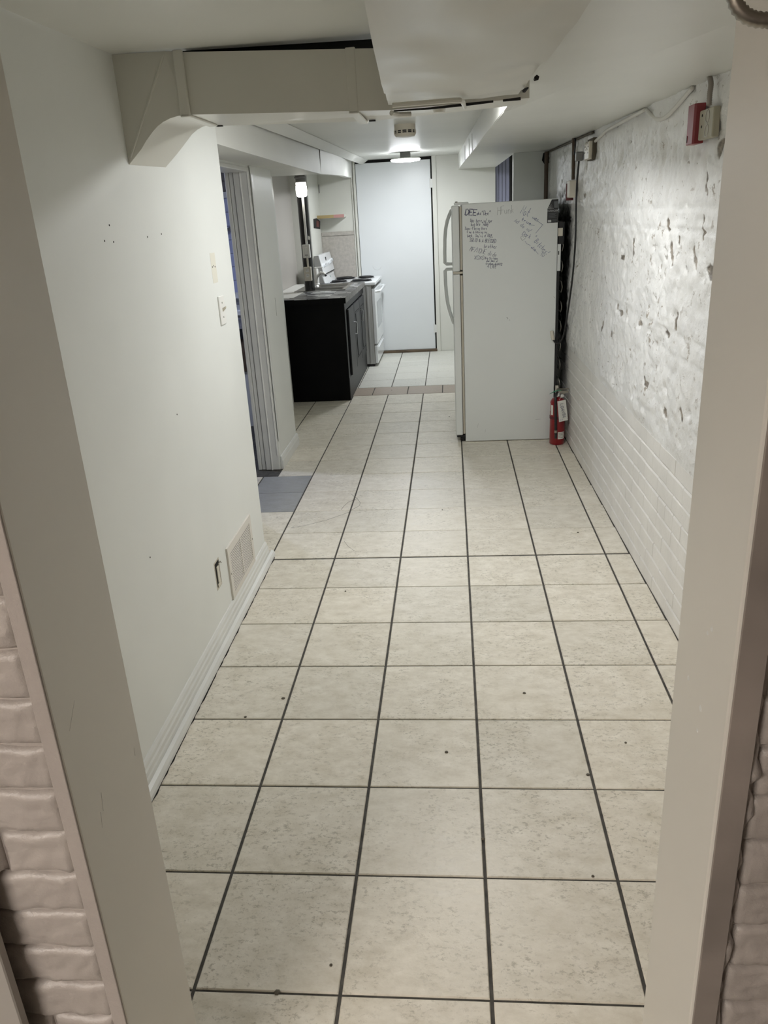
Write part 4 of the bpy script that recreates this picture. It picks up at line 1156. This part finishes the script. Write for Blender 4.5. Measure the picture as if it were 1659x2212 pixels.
tag(smooth_tube('painted_cable', [(bw(1.1), 1.15, 1.928), (bw(1.4), 1.4, 1.925), (bw(1.6), 1.62, 1.922), (bw(1.9), 1.9, 1.918), (bw(2.0), 2.05, 1.905), (bw(2.2), 2.225, 1.890)], 0.008, ap), 'painted cable along the soffit joint ending at the outlet box', 'cable')
tag(smooth_tube('joint_cable', [(bw(2.3), 2.30, 1.940), (bw(2.6), 2.6, 1.944), (bw(3.0), 3.0, 1.948), (bw(4.0), 4.1, 1.958)], 0.007, GASKD), 'dark dusty cable tucked in the joint between soffit and bricks', 'cable')
oh = thing('high_outlet', (bw(2.3), 2.31, 1.80), 'cream outlet box high on the bricks under the soffit', 'outlet')
xo = bw(2.3)
box('box', CREAMP, oh, xo - 0.030, xo + 0.01, 2.235, 2.385, 1.805, 1.895, 0.004)
for (y, z) in ((2.26, 1.868), (2.36, 1.872), (2.26, 1.838), (2.36, 1.842)):
    MB().cyl((xo - 0.0315, y, z), (xo - 0.029, y, z), 0.0045, 8).build('slot_hole', DARK, oh)
for z in (1.882, 1.852):
    m = MB(); m.tube([(xo - 0.0305, 2.31 + 0.022 * math.cos(a), z + 0.014 * math.sin(a)) for a in [math.pi * i / 8 for i in range(9)]], 0.0012, 4); m.build('socket_rim', GALV, oh)
box('frame', GASKD, oh, xo - 0.012, xo + 0.01, 2.222, 2.398, 1.80, 1.91, 0.002)
# power cord to the fridge
pc = thing('power_cord', (1.39, 2.7, 0.71), 'black power cord hanging from wall plug down to the fridge back', 'power cord')
xp = bw(2.58)
m = MB(); m.box(xp - 0.045, xp - 0.004, 2.555, 2.610, 1.812, 1.862, 0.006, 2); m.build('plug', GREYP, pc)
smooth_tube('cord', [(xp - 0.025, 2.585, 1.815), (xp - 0.02, 2.64, 1.76), (xp - 0.015, 2.70, 1.68), (xp - 0.015, 2.70, 1.55), (xp - 0.015, 2.69, 1.35), (xp - 0.02, 2.72, 1.15), (xp - 0.025, 2.80, 0.98), (xp - 0.03, 2.87, 0.85), (xp - 0.04, 2.93, 0.74), (xp - 0.06, 2.96, 0.695), (xp - 0.085, 2.965, 0.695), (xp - 0.105, 2.965, 0.725)], 0.0058, BLACKP, pc)
smooth_tube('tape_wrap', [(xp - 0.100, 2.966, 0.715), (xp - 0.108, 2.966, 0.745), (xp - 0.113, 2.968, 0.775)], 0.012, CREAMP, pc)
# vertical conduit with a switch box
vc = thing('wall_conduit', (bw(2.85), 2.85, 1.6), 'dark brown conduit on the bricks running down into a small box', 'conduit')
xc = bw(2.85) - 0.012
MB().tube([(xc, 2.875, 1.955), (xc, 2.865, 1.85), (xc, 2.855, 1.72)], 0.011, 8).build('pipe', BROWNP, vc, smooth=True)
MB().tube([(xc, 2.845, 1.955), (xc, 2.80, 1.93), (xc, 2.835, 1.86)], 0.005, 6).build('stray_wire', BLACKP, vc, smooth=True)
box('switch_box', CREAMP, vc, xc - 0.03, xc + 0.015, 2.79, 2.90, 1.615, 1.715, 0.004)
box('box_side', plain('red_brown_side', (0.13, 0.03, 0.03), 0.5), vc, xc - 0.034, xc + 0.012, 2.902, 2.925, 1.60, 1.70, 0.003)
pp = tag(MB().tube([(wx(4.1) - 0.03, 4.12, 0.0), (wx(4.1) - 0.03, 4.12, 1.96)], 0.016, 10).build('standpipe', BROWNP, None, smooth=True), 'brown vertical pipe in the corner behind the fridge', 'pipe')
tag(MB().prism([(1.335, 1.905), (1.36, 1.868), (1.405, 1.89), (1.41, 1.955), (1.385, 1.968), (1.345, 1.955)], 'y', 4.185, 4.1999).build('wall_hole', DARK, None), 'ragged dark hole in the wall corner above the fridge', 'hole')

# armoured cable near the camera
tag(flex('armoured_cable', [(0.836, -1.73, 2.099), (0.840, -1.73, 1.95), (0.842, -1.73, 1.80), (0.8445, -1.73, 1.756), (0.8475, -1.73, 1.743), (0.852, -1.73, 1.7345), (0.860, -1.73, 1.728), (0.872, -1.73, 1.7245), (0.895, -1.73, 1.7235), (0.95, -1.73, 1.724), (1.08, -1.722, 1.73), (1.25, -1.715, 1.75)], 0.0066, GALV, None, 12, 0.0048), 'bare steel armoured cable curling at the upper right corner near camera', 'cable')

# ---------------------------------------------------------------- kitchen counter
cb = thing('sink_cabinet', (-0.7, 5.27, 0), 'black painted base cabinet under the sink counter', 'cabinet')
box('end_panel', BLACK, cb, -1.055, -0.332, 4.478, 4.50, 0.0, 0.872, 0.002)
box('back_panel', BLACK, cb, -1.055, -1.045, 4.50, 6.09, 0.0, 0.872)
box('floor_panel', BLACK, cb, -1.045, -0.36, 4.50, 6.09, 0.08, 0.10)
box('far_panel', BLACK, cb, -1.045, -0.36, 6.07, 6.09, 0.0, 0.872)
box('inner_front', BLACK, cb, -0.366, -0.36, 4.50, 6.09, 0.0, 0.872)
box('face_frame', CABF, cb, -0.36, -0.332, 4.50, 4.60, 0.0, 0.872, 0.002)
box('top_rail', CABF, cb, -0.36, -0.332, 4.60, 6.09, 0.800, 0.872, 0.002)
box('toe_board', CABF, cb, -0.36, -0.330, 4.50, 6.05, 0.0, 0.200, 0.002)
box('far_stile', BLACK, cb, -0.36, -0.345, 5.96, 6.09, 0.0, 0.872, 0.002)
def cdoor(y0, y1, z0=0.205, z1=0.795, panel=True, hy=None, hz=0.6):
    d = box('door', CABF, cb, -0.332, -0.313, y0, y1, z0, z1, 0.004, 2)
    if panel:
        m = MB()
        mg = 0.075
        a, b, c, e = y0 + mg, y1 - mg, z0 + mg, z1 - mg
        m.box(-0.315, -0.309, a + 0.02, b - 0.02, c + 0.02, e - 0.02, 0.004, 1)
        m.build('raised_panel', CABF, d)
        for (p, q, s, t) in ((a, b, e - 0.008, e), (a, b, c, c + 0.008), (a, a + 0.010, c, e), (b - 0.010, b, c, e)):
            box('panel_groove', BLACK, d, -0.3135, -0.3120, p, q, s, t)
    if hy:
        m = MB(); m.tube([(-0.313, hy, hz + 0.055), (-0.292, hy, hz + 0.055), (-0.288, hy, hz + 0.045), (-0.288, hy, hz - 0.045), (-0.292, hy, hz - 0.055), (-0.313, hy, hz - 0.055)], 0.0045, 8)
        m.build('pull_handle', CHROME, d, smooth=True)
    return d
cdoor(4.62, 5.02, panel=False, hy=4.97, hz=0.585)
cdoor(5.03, 5.49)
cdoor(5.50, 5.94, hy=5.56, hz=0.63)
for z in (0.70, 0.52, 0.28):
    box('hinge', GREYP, cb, -0.333, -0.318, 5.955, 5.985, z, z + 0.04, 0.003)
ct = thing('countertop', (-0.68, 5.26, 0.875), 'mosaic pattern laminate countertop around the sink', 'countertop')
SX0, SX1, SY0, SY1 = -0.90, -0.40, 5.16, 5.90
def frame_slab(m, X0, X1, Y0, Y1, x0, x1, y0, y1, z0, z1):
    m.box(X0, x0, Y0, Y1, z0, z1); m.box(x1, X1, Y0, Y1, z0, z1); m.box(x0, x1, Y0, y0, z0, z1); m.box(x0, x1, y1, Y1, z0, z1)
m = MB(); frame_slab(m, -1.058, -0.312, 4.445, 6.095, SX0 + 0.02, SX1 - 0.02, SY0 + 0.02, SY1 - 0.02, 0.878, 0.920); m.build('slab', MOSAIC, ct)
box('front_edge', paint('worn_edge', (0.16, 0.155, 0.145), 0.5, 0.4, 20, 60, 0.2, 0.001, dirt=(0.5, 0.46, 0.38), dscale=18, dth=(0.66, 0.7)), ct, -0.3125, -0.309, 4.445, 6.095, 0.872, 0.9205)
box('near_edge', BLACK, ct, -1.05, -0.312, 4.440, 4.446, 0.870, 0.916)
tag(MB().box(-1.055, -0.80, 4.60, 5.12, 0.9201, 0.924, 0.001).build('white_sheet', PLASTIC, None), 'plain white panel lying on the counter against the wall', 'panel')
tag(MB().box(-1.055, -0.87, 5.14, 6.08, 0.9201, 0.923, 0.001).build('white_sheet', PLASTIC, None), 'white strip of laminate behind the sink by the wall', 'panel')
sk2 = thing('kitchen_sink', (-0.65, 5.53, 0.92), 'stainless steel double bowl sink set into the counter', 'sink')
m = MB(); frame_slab(m, SX0, SX1, SY0, SY1, SX0 + 0.09, SX1 - 0.035, SY0 + 0.035, 5.515, 0.9195, 0.925)
m.bm.clear()
def bowl(m, x0, x1, y0, y1):
    rings = []
    for (ins, z) in ((0.0, 0.926), (0.006, 0.918), (0.012, 0.86), (0.03, 0.80), (0.06, 0.79)):
        rr = 0.05
        a, b, c, d = x0 + ins, x1 - ins, y0 + ins, y1 - ins
        ring = []
        for (cx_, cy_, s) in ((b - rr, d - rr, 0), (a + rr, d - rr, 1), (a + rr, c + rr, 2), (b - rr, c + rr, 3)):
            for k in range(5):
                t = math.pi / 2 * (s + k / 4)
                ring.append(m.bm.verts.new((cx_ + rr * math.cos(t), cy_ + rr * math.sin(t), z)))
        rings.append(ring)
    n = len(rings[0])
    for i in range(len(rings) - 1):
        for k in range(n): m.bm.faces.new((rings[i][k], rings[i][(k + 1) % n], rings[i + 1][(k + 1) % n], rings[i + 1][k]))
    m.bm.faces.new(rings[-1])
for (a, b) in ((5.195, 5.515), (5.545, 5.865)):
    m = MB(); bowl(m, SX0 + 0.10, SX1 - 0.035, a, b); m.build('bowl', STEEL, sk2, smooth=True)
m = MB()
m.box(SX0, SX0 + 0.102, SY0, SY1, 0.919, 0.9265); m.box(SX1 - 0.037, SX1, SY0, SY1, 0.919, 0.9265)
m.box(SX0 + 0.1, SX1 - 0.035, SY0, 5.197, 0.919, 0.9265); m.box(SX0 + 0.1, SX1 - 0.035, 5.513, 5.547, 0.919, 0.9265); m.box(SX0 + 0.1, SX1 - 0.035, 5.863, SY1, 0.919, 0.9265)
m.build('rim', STEEL, sk2)
fa = thing('faucet', (-0.80, 5.92, 0.92), 'white single lever kitchen faucet behind the sink', 'faucet')
fx, fy = -0.80, 5.96
MB().lathe([(0.030, 0.92), (0.028, 0.93), (0.024, 0.935), (0.024, 1.075), (0.021, 1.082)], (fx, fy, 0)).build('body', PLASTIC, fa, smooth=True)
MB().tube([(fx + 0.005, fy, 1.00), (fx + 0.05, fy - 0.03, 1.04), (fx + 0.09, fy - 0.055, 1.035), (fx + 0.105, fy - 0.065, 1.02)], [0.015, 0.014, 0.014, 0.013], 10).build('spout', PLASTIC, fa, smooth=True)
MB().cyl((fx + 0.105, fy - 0.065, 1.02), (fx + 0.112, fy - 0.07, 1.008), 0.0125, 10).build('aerator', BLACKP, fa, smooth=True)
MB().box(fx - 0.02, fx + 0.075, fy - 0.012, fy + 0.012, 1.088, 1.097, 0.003).build('lever', PLASTIC, fa)

# black post with conduit, switch and outlet
ps = tag(MB().tube([(-0.752, 5.22, 0.9205), (-0.752, 5.22, 2.115)], 0.050, 20).build('support_post', POST, None, smooth=True), 'glossy black round support post rising from the counter', 'post')
YP = 5.168
cd = tag(MB().box(-0.752 + 0.004, -0.752 + 0.026, YP - 0.016, YP, 1.355, 1.80, 0.003, 2).build('wire_channel', PLASTIC, None), 'white surface wire channel running down the black post', 'wire channel')
sw = thing('post_switch', (-0.742, YP - 0.02, 1.232), 'white rocker light switch box on the black post', 'light switch')
box('box', PLASTIC, sw, -0.776, -0.708, YP - 0.040, YP, 1.232, 1.352, 0.004, 2)
box('rocker', PLASTIC, sw, -0.759, -0.727, YP - 0.047, YP - 0.039, 1.262, 1.326, 0.003)
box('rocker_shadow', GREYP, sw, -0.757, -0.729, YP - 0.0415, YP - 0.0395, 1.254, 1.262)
for z in (1.340, 1.243): MB().cyl((-0.742, YP - 0.0415, z), (-0.742, YP - 0.039, z), 0.003, 8).build('screw', GALV, sw)
tag(MB().box(-0.752, -0.734, YP - 0.012, YP + 0.002, 1.150, 1.232, 0.003).build('wire_channel', CREAMP, None), 'short beige wire channel between switch and outlet on the post', 'wire channel')
ou = thing('post_outlet', (-0.745, YP - 0.02, 1.02), 'white duplex outlet box low on the black post', 'outlet')
box('box', CREAMP, ou, -0.782, -0.712, YP - 0.040, YP, 1.022, 1.150, 0.004, 2)
for z in (1.058, 1.105):
    f = box('receptacle', PLASTIC, ou, -0.762, -0.732, YP - 0.043, YP - 0.039, z, z + 0.030, 0.004)
    for x in (-0.754, -0.742): box('slot', GREYP, f, x, x + 0.003, YP - 0.0442, YP - 0.0425, z + 0.014, z + 0.024)
tag(MB().prism([(-0.722, 1.395), (-0.706, 1.390), (-0.703, 1.415), (-0.712, 1.428), (-0.722, 1.420)], 'y', 5.172, 5.176).build('white_sticker', PAPER, None), 'small torn white sticker on the black post', 'sticker')
# jelly jar lamp at the head of the post
jl = thing('jar_lamp', (-0.728, 5.09, 1.77), 'lit jar shaped glass lamp at the top of the black post', 'lamp')
jx, jy = -0.731, 5.09
MB().box(jx - 0.047, jx + 0.047, jy - 0.03, jy + 0.06, 1.940, 1.958, 0.002).build('mount_plate', STEEL, jl)
MB().lathe([(0.056, 1.938), (0.056, 1.926), (0.047, 1.922), (0.047, 1.890)], (jx, jy, 0)).build('cap', GREYP, jl, smooth=True)
MB().lathe([(0.046, 1.890), (0.048, 1.886), (0.048, 1.860)], (jx, jy, 0)).build('glass_collar', JARTOP, jl, smooth=True)
MB().lathe([(0.048, 1.860), (0.050, 1.84), (0.050, 1.80), (0.045, 1.775), (0.034, 1.766), (0.004, 1.765)], (jx, jy, 0)).build('glass_jar', JARGLOW, jl, smooth='all')

# shelf in the alcove
sh = thing('wall_shelf', (-0.72, 6.86, 1.568), 'small wooden corner shelf with tan and pink edges', 'shelf')
box('board', CREAMW, sh, -0.870, -0.568, 6.752, 6.978, 1.571, 1.599)
box('tan_edge', SHELFT, sh, -0.870, -0.684, 6.747, 6.753, 1.568, 1.601)
box('pink_edge', SHELFP, sh, -0.683, -0.566, 6.747, 6.753, 1.568, 1.601)

# ---------------------------------------------------------------- stove
sv = thing('electric_stove', (-0.5, 6.55, 0), 'white freestanding electric coil stove at end of counter', 'stove')
VX0, VX1, VY0, VY1 = -0.84, -0.225, 6.115, 6.94
box('body', STSIDE, sv, VX0, VX1 - 0.02, VY0, VY1, 0.03, 0.885, 0.003)
box('side_fold', STSIDE, sv, VX1 - 0.075, VX1 - 0.055, VY0 - 0.006, VY0 + 0.004, 0.03, 0.86, 0.002)
box('base', BLACKP, sv, VX0 + 0.02, VX1 - 0.03, VY0 + 0.02, VY1 - 0.02, 0.0, 0.035)
box('cooktop', ENAM, sv, VX0, VX1 + 0.028, VY0 - 0.005, VY1 + 0.005, 0.872, 0.908, 0.008, 3)
od = box('oven_door', ENAM, sv, VX1 - 0.02, VX1 + 0.018, VY0 + 0.004, VY1 - 0.004, 0.245, 0.835, 0.006, 2)
box('oven_window', plain('oven_glass', (0.36, 0.38, 0.39), 0.1), od, VX1 + 0.0175, VX1 + 0.0195, VY0 + 0.16, VY1 - 0.16, 0.40, 0.68, 0.0005)
m = MB(); m.tube([(VX1 + 0.018, VY0 + 0.06, 0.80), (VX1 + 0.060, VY0 + 0.062, 0.805), (VX1 + 0.066, VY0 + 0.10, 0.806), (VX1 + 0.068, 6.53, 0.806), (VX1 + 0.066, VY1 - 0.10, 0.806), (VX1 + 0.060, VY1 - 0.062, 0.805), (VX1 + 0.018, VY1 - 0.06, 0.80)], 0.013, 10)
m.build('oven_handle', ENAM, od, smooth=True)
box('door_gap', GASKD, sv, VX1 - 0.022, VX1 - 0.018, VY0 + 0.001, VY1 - 0.001, 0.04, 0.87)
dr = box('storage_drawer', ENAM, sv, VX1 - 0.02, VX1 + 0.014, VY0 + 0.004, VY1 - 0.004, 0.035, 0.228, 0.006, 2)
box('drawer_grip', ENAM, dr, VX1 + 0.012, VX1 + 0.026, VY0 + 0.10, VY1 - 0.10, 0.185, 0.205, 0.005, 2)
# backguard
m = MB(); m.prism([(VX0, 0.90), (VX0 + 0.105, 0.90), (VX0 + 0.075, 0.99), (VX0 + 0.095, 1.01), (VX0 + 0.055, 1.205), (VX0, 1.20)], 'y', VY0 + 0.01, VY1 + 0.0, 0.004)
bg = m.build('backguard', ENAM, sv)
m = MB(); m.prism([(VX0 - 0.001, 0.90), (VX0 + 0.10, 0.90), (VX0 + 0.07, 0.99), (VX0 + 0.09, 1.01), (VX0 + 0.05, 1.203), (VX0 - 0.001, 1.20)], 'y', VY0 + 0.004, VY0 + 0.012)
m.build('end_cap', STSIDE, bg)
nx, nz = 0.98, 0.20
def on_panel(y, s):     # s up the sloping panel 0..1
    return Vector((VX0 + 0.095 - 0.040 * s, y, 1.01 + 0.195 * s))
for (y, s) in ((6.24, 0.42), (6.33, 0.42), (6.42, 0.42), (6.67, 0.48), (6.75, 0.48), (6.85, 0.55)):
    p = on_panel(y, s)
    MB().tube([p, p + Vector((nx, 0, nz)) * 0.012, p + Vector((nx, 0, nz)) * 0.026], [0.024, 0.020, 0.017], 14).build('control_knob', ENAM, bg, smooth=True)
    MB().tube([p + Vector((nx, 0, nz)) * 0.026 + Vector((0, 0, -0.016)), p + Vector((nx, 0, nz)) * 0.026 + Vector((0, 0, 0.016))], 0.003, 6).build('knob_mark', GREYP, bg)
p = on_panel(6.50, 0.72)
MB().box(p.x - 0.002, p.x + 0.004, 6.48, 6.525, 1.130, 1.168, 0.001).build('clock', BLACKP, bg)
MB().box(VX0 + 0.070, VX0 + 0.0945, VY0 + 0.02, VY1 - 0.01, 0.998, 1.006).build('panel_gap', DARK, bg)
MB().box(VX0 + 0.086, VX0 + 0.091, 6.60, 6.615, 0.94, 0.96).build('badge', GREENW, bg)
for (x, y, r) in ((-0.62, 6.32, 0.082), (-0.37, 6.31, 0.105), (-0.60, 6.74, 0.105), (-0.36, 6.75, 0.082)):
    t = MB().lathe([(r + 0.016, 0.908), (r + 0.014, 0.912), (r, 0.909), (r * 0.4, 0.905), (0.005, 0.905)], (x, y, 0), seg=24).build('drip_pan', COIL, sv, smooth=True)
    m = MB(); m.tube([(x + (0.016 + (r - 0.016) * i / 70) * math.cos(i * 0.36), y + (0.016 + (r - 0.016) * i / 70) * math.sin(i * 0.36), 0.920) for i in range(71)], 0.0065, 6)
    m.build('burner_coil', COIL, t, smooth='all')

for o in bpy.data.objects:
    if '_base' in o: del o['_base']
